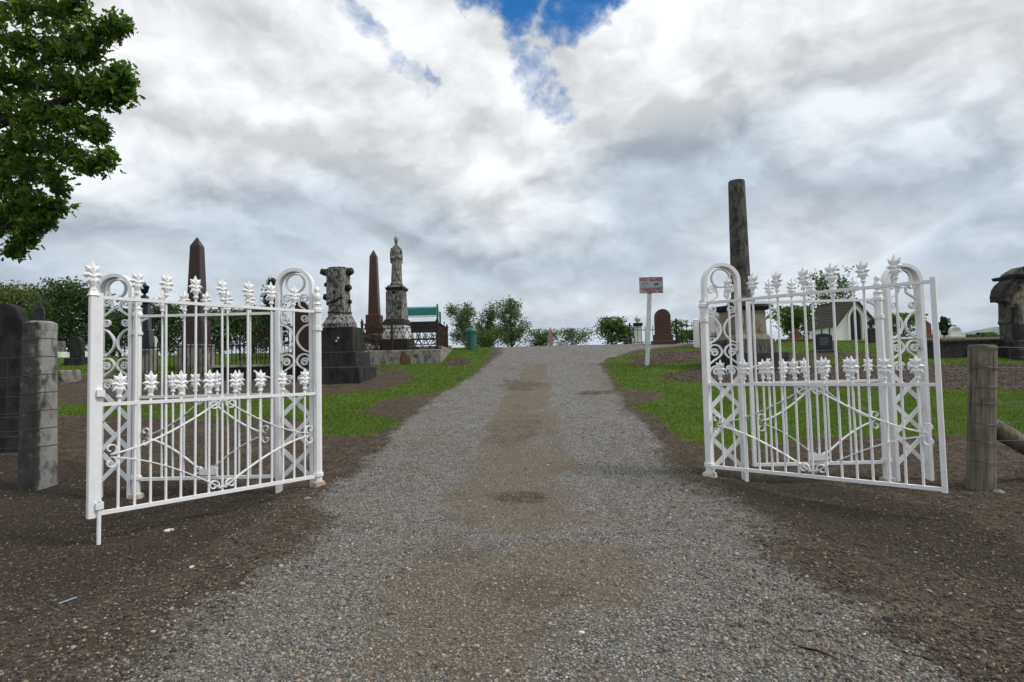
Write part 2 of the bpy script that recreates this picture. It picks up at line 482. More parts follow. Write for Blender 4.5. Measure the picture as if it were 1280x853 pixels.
def pebbles(name, stops, rough=.8):
    m, N, b = new_mat(name)
    r = N.node('ShaderNodeNewGeometry').outputs['Random Per Island']
    co = N.node('ShaderNodeTexCoord').outputs['Object']
    c = N.ramp(r, stops)
    c = N.mix(N.math('MULTIPLY', N.noise(co, 220, 3, .6), .5), c, (.08, .07, .06))
    N.put(b.inputs['Base Color'], c); b.inputs['Roughness'].default_value = rough
    return m
M['gravel'] = pebbles('gravel_stone', [(0, (.05, .045, .038)), (.22, (.14, .135, .125)), (.42, (.23, .20, .145)), (.58, (.135, .155, .18)), (.74, (.29, .265, .20)), (.9, (.40, .385, .345)), (.975, (.33, .20, .11)), (1, (.68, .66, .62))])
M['chip'] = pebbles('pale_chip', [(0, (.08, .066, .05)), (.5, (.14, .12, .09)), (.85, (.24, .215, .175)), (1, (.55, .53, .49))])
M['clod'] = pebbles('soil_crumb', [(0, (.02, .014, .010)), (.5, (.05, .038, .028)), (.85, (.085, .068, .05)), (1, (.17, .14, .10))], .95)
M['litter'] = pebbles('dead_leaf', [(0, (.03, .018, .01)), (.4, (.09, .055, .028)), (.75, (.16, .105, .055)), (1, (.30, .24, .16))], .8)

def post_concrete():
    m = stone('dark_faced_fence_post', (.30, .30, .285), (.22, .22, .21), (.05, .05, .047), .45, .25, (.42, .42, .40), sc=.9)
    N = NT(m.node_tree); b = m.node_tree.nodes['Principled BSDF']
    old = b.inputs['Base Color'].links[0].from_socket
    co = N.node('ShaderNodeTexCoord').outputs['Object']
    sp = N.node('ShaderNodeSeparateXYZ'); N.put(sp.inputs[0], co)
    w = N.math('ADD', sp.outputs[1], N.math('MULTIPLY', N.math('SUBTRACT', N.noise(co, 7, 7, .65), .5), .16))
    f = N.math('MULTIPLY', N.step(w, -.10, -.14), .86)  # left-hand face coloured darker than the others, its edge broken by noise
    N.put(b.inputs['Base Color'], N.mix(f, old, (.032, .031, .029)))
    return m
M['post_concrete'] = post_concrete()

# ------------------------------------------------------------------ ground cover map (outlines measured on the photo, laid on the terrain)
ROAD = [(-700, 1500), (-160, 1000), (60, 880), (250, 770), (370, 665), (462, 570), (520, 515), (556, 490), (600, 462), (622, 446), (632, 428), (640, 380),
        (905, 380), (860, 431), (800, 437), (762, 447), (752, 455), (760, 474), (772, 490), (795, 520), (826, 560), (880, 625), (965, 705), (1100, 790), (1300, 890), (1500, 1000), (2000, 1500)]
GRASS = [
    [(618, 425), (614, 441), (596, 472), (577, 485), (546, 491), (505, 495), (480, 500), (452, 512), (463, 521), (500, 524), (497, 533), (466, 546), (404, 546),
     (395, 530), (330, 523), (200, 525), (100, 520), (-400, 525), (-400, 508), (110, 506), (250, 506), (395, 494), (477, 488), (506, 481), (519, 471), (507, 464), (470, 460), (395, 463),
     (250, 466), (100, 468), (-400, 480), (-400, 425)],
    [(905, 428), (860, 434), (800, 441), (772, 446), (757, 452), (763, 468), (777, 486), (800, 488), (830, 492), (822, 500), (797, 505), (800, 512), (819, 519), (834, 538), (871, 556), (930, 560),
     (1000, 548), (1100, 545), (1200, 545), (1300, 543), (1800, 540), (1800, 420)],
]
MULCH = [
    [(784, 453), (796, 445), (822, 440), (876, 438), (1000, 441), (1110, 441), (1110, 448), (1000, 449), (876, 452), (838, 454), (809, 458), (794, 458)],
    [(822, 471), (855, 463), (876, 460), (1000, 455), (1280, 455), (1800, 452), (1800, 490), (1280, 488), (1000, 486), (920, 481), (876, 478), (838, 477)],
    [(555, 452), (572, 447), (588, 449), (586, 456), (570, 459), (556, 458)],
]
DARK = [
    [(880, 600), (960, 596), (1080, 612), (1200, 640), (1300, 690), (1300, 740), (1180, 715), (1080, 695), (960, 650), (890, 625)],
    [(-50, 560), (100, 575), (230, 600), (330, 610), (345, 640), (250, 690), (120, 740), (-50, 800)],
]
def in_poly(u, v, poly):
    c = np.zeros(u.shape, bool)
    n = len(poly)
    for i in range(n):
        (x1, y1), (x2, y2) = poly[i], poly[(i + 1) % n]
        if y1 == y2: continue
        k = ((y1 > v) != (y2 > v)) & (u < (x2 - x1) * (v - y1) / (y2 - y1) + x1)
        c ^= k
    return c
def cover(x, y):
    """road, grass, mulch, dark-soil fractions at ground points"""
    z = ground_z(x, y, False)
    S = 8
    out = [np.zeros(x.shape) for _ in range(4)]
    for k in range(S):
        a = 2 * math.pi * k / S
        sp = (.05, .22)[k % 2]
        jx = x + sp * math.cos(a) + .26 * fbm(x, y, 1.3, 5) + .22 * fbm(x, y + 40, 5, 3)
        jy = y + 1.3 * sp * math.sin(a) + .34 * fbm(x + 31, y, 1.3, 5) + .30 * fbm(x + 31, y + 40, 5, 3)
        jy = np.maximum(jy, .9)
        u, v, w = project(jx, jy, z)
        hid = jy > 25.2
        nearf = 1 - sst(7, 11, y)
        s2 = (.0, .35, .75, 1.2)[k % 4] * nearf
        b2 = 2.4 * k
        ur, vr, _w = project(jx + s2 * math.cos(b2) + nearf * .8 * fbm(x + 3, y + 7, .75, 4), jy + .6 * s2 * math.sin(b2) + nearf * .5 * fbm(x + 13, y + 2, .75, 4), z)
        r = in_poly(ur, vr, ROAD) & ~hid
        r |= hid & (np.abs(jx - 1.8 - .25 * (jy - 25)) < 2.3) & (jy < 40)
        m = np.zeros(x.shape, bool)
        for p in MULCH: m |= in_poly(u, v, p)
        m &= ~hid
        g = np.zeros(x.shape, bool)
        for p in GRASS: g |= in_poly(u, v, p)
        g = (g | hid) & ~m & ~r
        d = np.zeros(x.shape, bool)
        for p in DARK: d |= in_poly(u, v, p)
        d &= (jy > 3)
        for o, q in zip(out, (r, g, m, d)): o += q / S
    return out

def axis(parts):
    a = [parts[0][0]]
    for lo, hi, st in parts:
        n = max(1, int(round((hi - lo) / st)))
        a += list(lo + (hi - lo) * (np.arange(1, n + 1) / n))
    return np.array(a)
def geo(lo, hi, n): return list(np.geomspace(lo, hi, n))
xs = axis([(-26, -13, .5), (-13, -6.5, .13), (-6.5, 6.5, .055), (6.5, 14, .13), (14, 30, .5)])
xs = np.concatenate([-np.array(geo(28, 6000, 14))[::-1], xs, np.array(geo(33, 6000, 14))])
ys = axis([(-12, 1.2, .6), (1.2, 11, .045), (11, 18, .07), (18, 27, .13), (27, 60, 1.0)])
ys = np.concatenate([[-1500, -300, -60], ys, np.array(geo(64, 6400, 18))])
GX, GY = np.meshgrid(xs, ys)
GZ = ground_z(GX, GY)
cr, cg, cm, cdk = cover(GX, GY)
# wheel tracks: grey, brown crown between them
u_, v_, w_ = project(GX, GY, GZ)
mid = np.where(GY > 1, np.interp(GY, [2, 4, 7, 12, 18, 25], [.0, .02, .05, .25, .65, 1.4]), 0)
hw = np.interp(GY, [2, 5, 9, 16, 25], [.95, .85, .7, .5, .3])
crown = (1 - sst(.55, 1.25, np.abs(GX - mid + .25 * fbm(GX, GY, .8, 4)) / hw)) * (1 - sst(17, 21, GY))
crown = np.clip(crown * (.80 + 1.9 * fbm(GX, GY, 1.3, 5)), 0, 1)
edge = sst(1.6, 2.8, np.abs(GX - mid) + 1.8 * fbm(GX + 9, GY, .9, 5)) * (1 - sst(14, 20, GY))
brown = np.clip(np.maximum(crown, edge), 0, 1)
cr_face = cr.copy()
for (u, v, ru, rv, k) in ((645, 622, 42, 9, .7), (743, 491, 26, 3.5, .6), (652, 481, 30, 8, .5), (640, 540, 40, 22, .4), (660, 740, 70, 25, .4), (560, 690, 60, 20, .35), (1000, 760, 60, 14, .4)):
    e = ((u_ - u) / ru) ** 2 + ((v_ - v) / rv) ** 2 + 1.6 * fbm(GX, GY, 2.5, 4)
    cr *= 1 - k * (1 - sst(.3, 1.4, e)) * (GY > 1)

def ground_material():
    m, N, b = new_mat('gravel_soil_and_turf')
    att = N.node('ShaderNodeAttribute', attribute_name='cover')
    sp = N.node('ShaderNodeSeparateColor'); N.put(sp.inputs[0], att.outputs['Color'])
    road, grass, dark = sp.outputs
    brn = N.node('ShaderNodeAttribute', attribute_name='brown').outputs['Fac']
    mul = N.node('ShaderNodeAttribute', attribute_name='mulch').outputs['Fac']
    co = N.node('ShaderNodeTexCoord').outputs['Object']
    n1 = N.noise(co, 1.1, 6, .6); n2 = N.noise(co, 8, 6, .65); n3 = N.noise(co, 45, 5, .7); n4 = N.noise(co, 160, 3, .7)
    # gravel: voronoi pebbles
    vc = N.node('ShaderNodeTexVoronoi'); N.put(vc.inputs['Vector'], co); vc.inputs['Scale'].default_value = 62
    vd, vcol = vc.outputs['Distance'], vc.outputs['Color']
    sc = N.node('ShaderNodeSeparateColor'); N.put(sc.inputs[0], vcol)
    peb = N.ramp(sc.outputs[0], [(0, (.085, .083, .078)), (.3, (.18, .18, .178)), (.5, (.16, .18, .205)), (.7, (.27, .25, .21)), (.9, (.38, .37, .34)), (1, (.55, .54, .50))])
    peb = N.mix(N.step(vd, .35, .62), peb, (.055, .05, .043))
    grey = N.mix(N.math('MULTIPLY', N.step(n2, .35, .7), .4), peb, (.27, .265, .25))
    tan = N.mix(.55, peb, (.15, .118, .078))
    tan = N.mix(N.math('MULTIPLY', N.step(n3, .5, .68), .5), tan, (.075, .056, .04))
    bf = N.math('ADD', brn, N.math('MULTIPLY', N.math('SUBTRACT', n2, .5), .9))
    gcol = N.mix(N.step(bf, .25, .75), grey, tan)
    gcol = N.mix(N.math('MULTIPLY', N.step(n1, .52, .70), .45), gcol, (.13, .09, .055))
    n0 = N.noise(co, 2.6, 5, .6)
    gcol = N.mix(N.math('MULTIPLY', N.step(n0, .54, .70), .45), gcol, (.07, .06, .05))
    # soil with litter
    soil = N.ramp(n2, [(.25, (.022, .016, .011)), (.5, (.062, .047, .033)), (.75, (.14, .112, .082))])
    soil = N.mix(N.step(n3, .5, .66), soil, (.032, .024, .018))
    soil = N.mix(N.step(n4, .62, .72), soil, (.17, .15, .12))
    soil = N.mix(N.step(n4, .73, .77), soil, (.30, .28, .245))
    soil = N.mix(N.math('MULTIPLY', N.step(n1, .45, .25), .55), soil, (.15, .125, .095))
    soil = N.mix(N.math('MULTIPLY', N.step(n1, .53, .66), .5), soil, (.07, .065, .03))
    dk = N.math('MULTIPLY', N.step(N.math('ADD', dark, N.math('MULTIPLY', N.math('SUBTRACT', n2, .5), .9)), .3, .8), .72)
    soil = N.mix(dk, soil, (.026, .019, .014))
    mc = N.ramp(n3, [(.3, (.035, .025, .018)), (.55, (.085, .065, .048)), (.75, (.17, .14, .11))])
    mc = N.mix(N.step(n2, .5, .7), mc, (.05, .038, .028))
    soil = N.mix(N.step(mul, .3, .7), soil, mc)
    turf = N.ramp(n3, [(.25, (.04, .078, .010)), (.5, (.07, .14, .012)), (.8, (.105, .18, .02))])
    turf = N.mix(N.math('MULTIPLY', N.step(n1, .54, .70), .5), turf, (.10, .105, .03))
    rf = N.step(N.math('ADD', road, N.math('MULTIPLY', N.math('SUBTRACT', N.math('ADD', N.math('MULTIPLY', n3, .5), N.math('MULTIPLY', n2, .5)), .5), 1.7)), .12, .9)
    gf = N.step(N.math('ADD', grass, N.math('MULTIPLY', N.math('SUBTRACT', n3, .5), 1.5)), .2, .8)
    turf = N.mix(N.math('MULTIPLY', N.step(grass, .98, .6), .7), turf, (.13, .10, .045))
    c = N.mix(rf, soil, gcol)
    c = N.mix(gf, c, turf)
    N.put(b.inputs['Base Color'], c)
    b.inputs['Roughness'].default_value = .92
    b.inputs['Specular IOR Level'].default_value = .2
    h = N.math('ADD', N.math('MULTIPLY', N.math('SUBTRACT', 1.0, vd), N.math('MULTIPLY', rf, .55)), N.math('ADD', N.math('MULTIPLY', n3, .8), N.math('MULTIPLY', n4, .4)))
    N.put(b.inputs['Normal'], N.bump(h, .75, .016))
    return m
M['ground'] = ground_material()

def terrain_piece(name, keep, label):
    ny, nx = GX.shape
    idx = np.arange(ny * nx).reshape(ny, nx)
    q = np.stack([idx[:-1, :-1], idx[:-1, 1:], idx[1:, 1:], idx[1:, :-1]], -1)[keep]
    used, inv = np.unique(q.ravel(), return_inverse=True)
    V = np.stack([GX.ravel(), GY.ravel(), GZ.ravel()], -1)[used]
    o = bulk(name, V, inv, M['ground'], 4, 'structure', smooth=True)
    me = o.data
    a = me.color_attributes.new('cover', 'FLOAT_COLOR', 'POINT')
    a.data.foreach_set('color', np.stack([cr.ravel()[used], cg.ravel()[used], cdk.ravel()[used], np.ones(len(used))], -1).astype(np.float32).ravel())
    for nm, arr in (('brown', brown), ('mulch', cm)):
        t = me.attributes.new(nm, 'FLOAT', 'POINT')
        t.data.foreach_set('value', arr.ravel()[used].astype(np.float32))
    return tag(o, label)
fc = lambda A: (A[:-1, :-1] + A[1:, :-1] + A[:-1, 1:] + A[1:, 1:]) / 4
fr, fg, fm = fc(cr_face), fc(cg), fc(cm)
is_road = fr > .5
is_grass = (fg > .5) & ~is_road
terrain_piece('driveway', is_road, 'worn grey gravel driveway rising between the open white gates')
terrain_piece('lawn', is_grass, 'mown green grass strips between the rows of graves')
terrain_piece('ground', ~is_road & ~is_grass, 'bare brown soil verge around the gates and graves')

# ------------------------------------------------------------------ loose gravel, crumbs and grass as real geometry
def rotations(n):
    q = rng.normal(size=(n, 4)); q /= np.linalg.norm(q, axis=1)[:, None]
    w, x, y, z = q.T
    return np.stack([1 - 2 * (y * y + z * z), 2 * (x * y - z * w), 2 * (x * z + y * w), 2 * (x * y + z * w), 1 - 2 * (x * x + z * z), 2 * (y * z - x * w),
                     2 * (x * z - y * w), 2 * (y * z + x * w), 1 - 2 * (x * x + y * y)], -1).reshape(n, 3, 3)
OCT = np.array([(1, 0, 0), (-1, 0, 0), (0, 1, 0), (0, -1, 0), (0, 0, 1), (0, 0, -1)], float)
OCF = np.array([(0, 2, 4), (2, 1, 4), (1, 3, 4), (3, 0, 4), (2, 0, 5), (1, 2, 5), (3, 1, 5), (0, 3, 5)])
def stones(name, label, mat, px, py, size, flat=.75):
    n = len(px)
    P = OCT[None] * (1 + .55 * (rng.random((n, 6, 1)) - .5)) + .28 * (rng.random((n, 6, 3)) - .5)
    P = np.einsum('nij,nkj->nki', rotations(n), P) * size[:, None, None]
    P[:, :, 2] *= flat
    zz = ground_z(px, py)
    P += np.stack([px, py, zz + size * .12], -1)[:, None, :]
    Fc = (OCF[None] + 6 * np.arange(n)[:, None, None])
    return tag(bulk(name, P, Fc, mat, 3), label)
def frustum_points(n, y0, y1, power, margin=1.05):
    t = rng.random(n)
    y = (y0 ** power + t * (y1 ** power - y0 ** power)) ** (1 / power)
    x = (rng.random(n) * 2 - 1) * y * .885 * margin
    return x, y
x, y = frustum_points(290000, 1.9, 10.0, .45)
r, g, m_, d_ = cover(x, y)
bz = np.interp(np.abs(x - .1 + .5 * fbm(x, y, .8, 4)), [0, .6, 1.0, 1.9, 2.7], [.35, .42, 1, 1, .45])
k = (rng.random(len(x)) < r * bz * (.55 + .9 * (fbm(x, y, 1.2, 4) + .5))) & (g < .3)
x, y = x[k], y[k]
stones('gravel', 'loose grey and tan gravel scattered over the driveway', M['gravel'], x, y, np.clip(rng.lognormal(-5.3, .48, len(x)), .0022, .02))
x, y = frustum_points(200000, 1.9, 12.0, .55, 1.1)
r, g, m_, d_ = cover(x, y)
k = (rng.random(len(x)) < (1 - r) * .75) & (g < .4)
x, y = x[k], y[k]
pale = rng.random(len(x)) < .10
stones('soil_crumbs', 'dark soil crumbs and leaf litter over the bare verge', M['clod'], x[~pale], y[~pale], np.clip(rng.lognormal(-4.9, .45, (~pale).sum()), .003, .022), .55)
stones('pale_chips', 'pale stone chips strewn over the bare verge', M['chip'], x[pale], y[pale], np.clip(rng.lognormal(-5.1, .4, pale.sum()), .003, .016), .6)
lx, ly = frustum_points(17000, 2.0, 12.0, .6, 1.1)
r, g, m_, d_ = cover(lx, ly)
k = (rng.random(len(lx)) < (1 - r) * (.35 + .6 * (fbm(lx, ly, .8, 4) + .5))) & (g < .6)
lx, ly = lx[k], ly[k]
n = len(lx)
an = rng.random(n) * 2 * math.pi; ln = rng.uniform(.006, .019, n); wd = ln * rng.uniform(.25, .55, n)
z0 = ground_z(lx, ly) + .004
ca, sa = np.cos(an), np.sin(an)
V = np.stack([np.stack([lx + a * ca * ln - b * sa * wd, ly + a * sa * ln + b * ca * wd, z0 + c], -1) for a, b, c in ((-1, 0, .002), (0, -1, 0), (1, 0, .004), (0, 1, .006))], 1)
V[:, :, 2] += rng.random((n, 4)) * .007
tag(bulk('leaf_litter', V, np.arange(4 * n), M['litter'], 4), 'dead brown leaves and scraps strewn over the bare verge')
x, y = frustum_points(60000, 12.0, 21.0, .8, 1.1)
r, g, m_, d_ = cover(x, y)
k = rng.random(len(x)) < m_
x, y = x[k], y[k]
stones('bark_mulch', 'brown bark mulch and litter on the grave plots', M['clod'], x, y, rng.uniform(.012, .035, len(x)), .5)

x, y = frustum_points(650000, 7.4, 25.0, .55, 1.08)
r, g, m_, d_ = cover(x, y)
k = rng.random(len(x)) < (g - .15) * 1.6
x, y = x[k], y[k]
n = len(x)
hgt = rng.uniform(.018, .042, n) * (1 + .8 * np.clip(fbm(x, y, .9, 4), -.4, .6))
hgt *= np.where((x < -1.5) & (y < 11.5), 1.35, 1)
an = rng.random(n) * 2 * math.pi
wd = rng.uniform(.003, .006, n) * np.interp(y, [7, 12, 25], [1, 1.6, 2.8])
lean = rng.normal(0, .45, (n, 2)) * hgt[:, None]
z0 = ground_z(x, y)
V = np.zeros((n, 3, 3))
V[:, 0] = np.stack([x - np.cos(an) * wd, y - np.sin(an) * wd, z0 - .004], -1)
V[:, 1] = np.stack([x + np.cos(an) * wd, y + np.sin(an) * wd, z0 - .004], -1)
V[:, 2] = np.stack([x + lean[:, 0], y + lean[:, 1], z0 + hgt], -1)
tag(bulk('grass', V, np.arange(3 * n), M['blade'], 3), 'short green grass blades covering the lawn strips')

# ------------------------------------------------------------------ white iron gates
def finial_mesh():
    mb = MB()
    mb.lathe([(.010, -.012), (.026, -.008), (.028, .004), (.019, .010), (.019, .020), (.026, .040), (.034, .066), (.030, .085), (.012, .10)], 8)
    def leaf(ang, ln, w, out=0.0, c=(0, 0, .098), turn=0.0):
        a = math.radians(ang)
        d = Vector((math.sin(a) * math.cos(turn), math.sin(a) * math.sin(turn), math.cos(a)))
        side = Vector((math.cos(a) * math.cos(turn), math.cos(a) * math.sin(turn), -math.sin(a)))
        nrm = Vector((-math.sin(turn), math.cos(turn), 0))
        c = Vector(c)
        up = Vector((0, 0, 1))
        b = c - d * .01
        m = c + d * ln * .48 + up * .004
        t = c + d * ln - up * (.014 if abs(ang) > 50 else -.003)
        vs = [b - side * w * .3, b + side * w * .3, m + side * w * .5, m - side * w * .5, t, m + nrm * (.014 + out), m - nrm * (.014 + out), b + nrm * .016, b - nrm * .016]
        mb.add(vs, [(7, 1, 2, 5), (7, 5, 3, 0), (5, 2, 4), (5, 4, 3), (8, 6, 2, 1), (8, 0, 3, 6), (6, 4, 2), (6, 3, 4)])
    leaf(0, .130, .062, .008)
    for s in (-1, 1):
        leaf(s * 40, .084, .054, .005, c=(0, 0, .124)); leaf(s * 70, .078, .054, .006, c=(0, 0, .098)); leaf(s * 108, .062, .048, .005, c=(0, 0, .080))
        leaf(s * 40, .045, .04, c=(0, 0, .085), turn=math.pi / 2)
    for s in (-1, 1): mb.ball((0, s * .022, .10), (.016, .012, .016), 8, 4)
    import bmesh
    me = mb.mesh('finial', M['white'])
    bm = bmesh.new(); bm.from_mesh(me); bmesh.ops.recalc_face_normals(bm, faces=bm.faces); bm.to_mesh(me); bm.free()
    return me
FIN = finial_mesh()
ACORN = MB().lathe([(.050, -.01), (.050, .006), (.030, .016), (.027, .03), (.042, .05), (.047, .08), (.044, .105), (.030, .125), (.027, .14), (.034, .155), (.032, .175), (.018, .20), (.006, .208)], 10).mesh('acorn_finial', M['white'], True)
def put_finial(parent, x, z, s=1.0, rz=0.0, y=0.0):
    o = link('finial', FIN, parent); o.location = (x, y, z); o.scale = (s * random.uniform(.96, 1.04),) * 3
    o.rotation_euler = (random.uniform(-.03, .03), random.uniform(-.05, .05), rz + random.uniform(-.12, .12)); return o
_pick = {}
def put_picket(parent, x, z0, z1):
    key = round(z1 - z0, 3)
    if key not in _pick:
        _pick[key] = MB().lathe([(.0122, 0), (.0122, key)], 8).mesh('picket', M['white'], False)
        _pick[key].shade_smooth(); _pick[key].set_sharp_from_angle(angle=math.radians(60))
    o = link('picket', _pick[key], parent); o.location = (x, 0, z0)
    o.rotation_euler = (random.uniform(-.003, .003), random.uniform(-.004, .004), 0); return o
def drive(root, L, H, Z0, n, heel_w, acorn, x0):
    """rails, pickets, finials and bowed braces of one leaf; x0 = heel side edge of the panel"""
    W_ = M['white']
    for z, hh in ((Z0, .034), (Z0 + H / 2, .031), (Z0 + H, .030)):
        MB().box(((x0 + L) / 2, 0, z), (L - x0, .040, hh)).build('rail', W_, root)
    sp = (L - x0) / (n + 1)
    for i in range(1, n + 1):
        x = x0 + i * sp
        top = Z0 + (H if i % 2 == 0 else H / 2) + .055
        pk = put_picket(root, x, Z0 + .004, top)
        put_finial(pk, 0, top + .004 - Z0, 1.0)
    c = (x0 + L) / 2
    half = (L - x0) / 2
    zc_ = Z0 + H * .258
    for sx in (-1, 1):
        for sz in (-1, 1):
            amp = H / 4 - .055
            pts = []
            zz = zc_ + sz * (amp + (.0 if sz > 0 else .0))
            # curl at the middle of the rail
            cu = spiral((c + sx * .086, zc_ + sz * (amp - .012)), .020, .060, 0 if sx < 0 else math.pi, (1.2 if sx * sz < 0 else -1.2), 22)
            body = []
            for k in range(0, 13):
                t = k / 12
                xx = .028 + (half - .075) * t
                body.append((c - sx * 0 + (-sx) * xx, zc_ + sz * (amp * (1 - t) ** 1.55 + .012)))
            # curl beside the stile
            ec = (c - sx * (half - .072), zc_ + sz * .062)
            end = spiral(ec, .052, .020, -sz * math.pi / 2, -sx * sz * .98 * -1, 20)
            path = smooth_path([cu[-3], body[0]], 3)[:-1] + body[:-1]
            full = cu[:-2] + smooth_path([cu[-3], ((cu[-3][0] + body[0][0]) / 2, (cu[-3][1] + body[0][1]) / 2), body[0]], 3) + body[1:-1] + end
            MB().ribbon(full, .010, .036).build('scroll_brace', W_, root)
def heel(root, z_top, acorn, w=.085):
    g = gz(root.location.x, root.location.y)
    p = MB().lathe([(w * .54, g - .02), (w * .54, z_top - .10), (w * .66, z_top - .085), (w * .66, z_top - .05), (w * .54, z_top - .035), (w * .54, z_top)], 8).build('heel_post', M['white'], root)
    if acorn:
        a = link('acorn_finial', ACORN, p); a.location = (0, 0, z_top + .008)
    b = MB().taper(g - .06, g + .055, .15, .13, .13, .11, bev=.012).build('pivot_block', M['foot'], root)
    for z in (.16, 1.84):
        MB().lathe([(w * .70, z - .02), (w * .70, z + .02)], 8).build('collar', M['white'], p)
Z0, H = .14, 1.90
def gate_leaf(name, label, hx, hy, fx, fy, acorn, box_stile, group):
    L = math.hypot(fx - hx, fy - hy)
    root = thing(name, label, 'gate', (hx, hy, 0), math.atan2(fy - hy, fx - hx), group)
    heel(root, 2.12 if acorn else 2.08, acorn)
    MB().box((.06, 0, Z0 + H), (.05, .03, .03)).build('hinge_arm', M['white'], root)
    drive(root, L, H, Z0, 15, .085, acorn, .036)
    MB().box((L + .022, 0, Z0 + H / 2 + .005), (.042, .046, H + .065)).build('stile', M['white'], root)
    if box_stile:
        s = -1 if fx < hx else 1
        MB().taper(Z0 - .03, Z0 + H + .01, .056, .070, .056, .070, cx=L + .073, bev=.006).build('box_stile', M['white'], root)
        MB().taper(Z0 + H + .012, Z0 + H + .06, .075, .085, .05, .05, cx=L + .073).build('stile_cap', M['white'], root)
        put_finial(root, L + .073, Z0 + H + .065, 1.15)
        g = gz(fx, fy)
        MB().lathe([(.017, g - .02), (.017, Z0 + .10)], 8, c=(L + .02, -.03 * s)).build('drop_bolt', M['white'], root)
        for z in (Z0 + .07, Z0 + H / 2 + .1):
            MB().box((L + .02, -.012 * s, z), (.06, .085, .06)).build('bolt_guide', M['white'], root)
    else:
        MB().lathe([(.011, -.02), (.014, .01), (.004, .03)], 8, c=(L + .022, 0)).build('knob', M['white'], root).location = (0, 0, Z0 + H * .62)
    return root
gate_leaf('drive_gate', 'white iron drive gate leaf on the left, boxed free end nearest the camera', -2.27, 6.80, -3.645, 5.19, True, True, None)
gate_leaf('drive_gate', 'white iron drive gate leaf on the right, swung open, with plain free end', 2.26, 6.85, 3.875, 5.37, False, False, None)

def walk_gate(label, hx, lx, y):
    s = 1 if lx > hx else -1
    L = abs(lx - hx)
    root = thing('pedestrian_gate', label, 'gate', (hx, y, 0), 0 if s > 0 else math.pi)
    heel(root, 2.12, True)
    x0 = .036
    drive(root, L - .04, H, Z0, 11, .085, True, x0)
    MB().box((L - .02, 0, Z0 + H / 2), (.038, .042, H + .03)).build('stile', M['white'], root)
    MB().ribbon(smooth_path([(.02, Z0 + H - .14), (.045, Z0 + H - .06), (.13, Z0 + H - .022)], 5), .022, .03).build('rail_bracket', M['white'], root)
    MB().box(((x0 + L) / 2 + .02, -.028 * s, Z0 + .075), (.20, .012, .075)).build('plaque', M['white'], root)
    MB().tube(smooth_path([(L - .05, 0, 1.28), (L - .10, -.05 * s, 1.30), (L - .17, -.05 * s, 1.33), (L - .23, -.05 * s, 1.37)], 4), [.012] * 12 + [.010], 6).build('latch_handle', M['white'], root)
    return root
walk_gate('white iron pedestrian gate closed behind the left drive gate leaf', -4.40, -2.78, 6.85)
walk_gate('white iron pedestrian gate closed behind the right drive gate leaf', 4.34, 2.78, 6.88)

def pier(label, cx, y, TOP=2.5, lean=0.0):
    root = thing('gate_pier', label, 'gate pier', (cx, y, 0))
    root.rotation_euler = (0, lean, 0)
    W_ = M['white']
    hwid, TH, DP = .197, .040, .12
    g = min(gz(cx - .2, y), gz(cx + .2, y)) - .12
    arch = [(-hwid, g)] + [(-hwid, z) for z in np.linspace(.3, TOP - hwid, 6)] + [(hwid * math.cos(a), TOP - hwid + hwid * math.sin(a)) for a in np.linspace(math.pi * .94, math.pi * .06, 17)] \
        + [(hwid, z) for z in np.linspace(TOP - hwid, .3, 6)] + [(hwid, g)]
    weighted(MB().ribbon(arch, TH, DP).build('arched_frame', W_, root), 50)
    ring = [(.108 * math.cos(a), TOP - .155 + .108 * math.sin(a)) for a in np.linspace(0, 2 * math.pi, 33)]
    weighted(MB().ribbon(ring, .014, .05).build('ring', W_, root), 50)
    D = .036; T = .016
    for s in (-1, 1):
        mir = lambda P: [(s * px_, pz) for px_, pz in P]
        # upper S scroll
        a = spiral((.105, 2.205), .012, .052, math.pi * .2, 1.3, 22)
        a = a + smooth_path([a[-1], (.045, 2.135), (.10, 2.085), (.160, 2.04), (.163, 1.985)], 4)[1:]
        b = spiral((.112, 1.975), .050, .012, 0.1, -1.35, 22)
        weighted(MB().ribbon(mir(a + b[1:]), T, D).build('scroll', W_, root), 50)
        arc = smooth_path([(.182, 1.905), (.10, 1.875), (.035, 1.80), (.018, 1.735), (.035, 1.67), (.10, 1.60), (.182, 1.57)], 5)
        weighted(MB().ribbon(mir(arc), T, D).build('scroll', W_, root), 50)
        c = spiral((.105, 1.455), .012, .055, -math.pi * .3, -1.05, 22)
        c = spiral((.108, 1.46), .012, .050, math.pi * .9, -1.5, 24)
        c = c + smooth_path([c[-1], (.165, 1.49), (.15, 1.535), (.10, 1.552), (.045, 1.53), (.016, 1.47), (.04, 1.42), (.11, 1.37), (.182, 1.315)], 4)[1:]
        weighted(MB().ribbon(mir(c), T, D).build('scroll', W_, root), 50)
        d = spiral((.085, 1.235), .012, .055, math.pi * .4, 1.4, 24)
        d = d + smooth_path([d[-1], (.035, 1.28), (.09, 1.302), (.15, 1.27), (.182, 1.20)], 4)[1:]
        weighted(MB().ribbon(mir(d), T, D).build('scroll', W_, root), 50)
    for k in range(3):
        z1 = 1.17 - k * .355; z0_ = z1 - .355
        for s in (-1, 1):
            o = MB().ribbon([(-s * .178, z1), (s * .178, z0_)], .050, .010, y0=.008 * s).build('lattice_bar', W_, root)
    return root
pier('white iron gate pier with arched scrollwork, nearest the road on the left', -2.545, 6.86, 2.545)
pier('white iron gate pier with arched scrollwork, beside the concrete fence post', -4.67, 6.88, 2.53)
pier('white iron gate pier with arched scrollwork, nearest the road on the right', 2.50, 6.92)
pier('white iron gate pier with arched scrollwork, beside the timber fence post', 4.655, 6.92, 2.445)

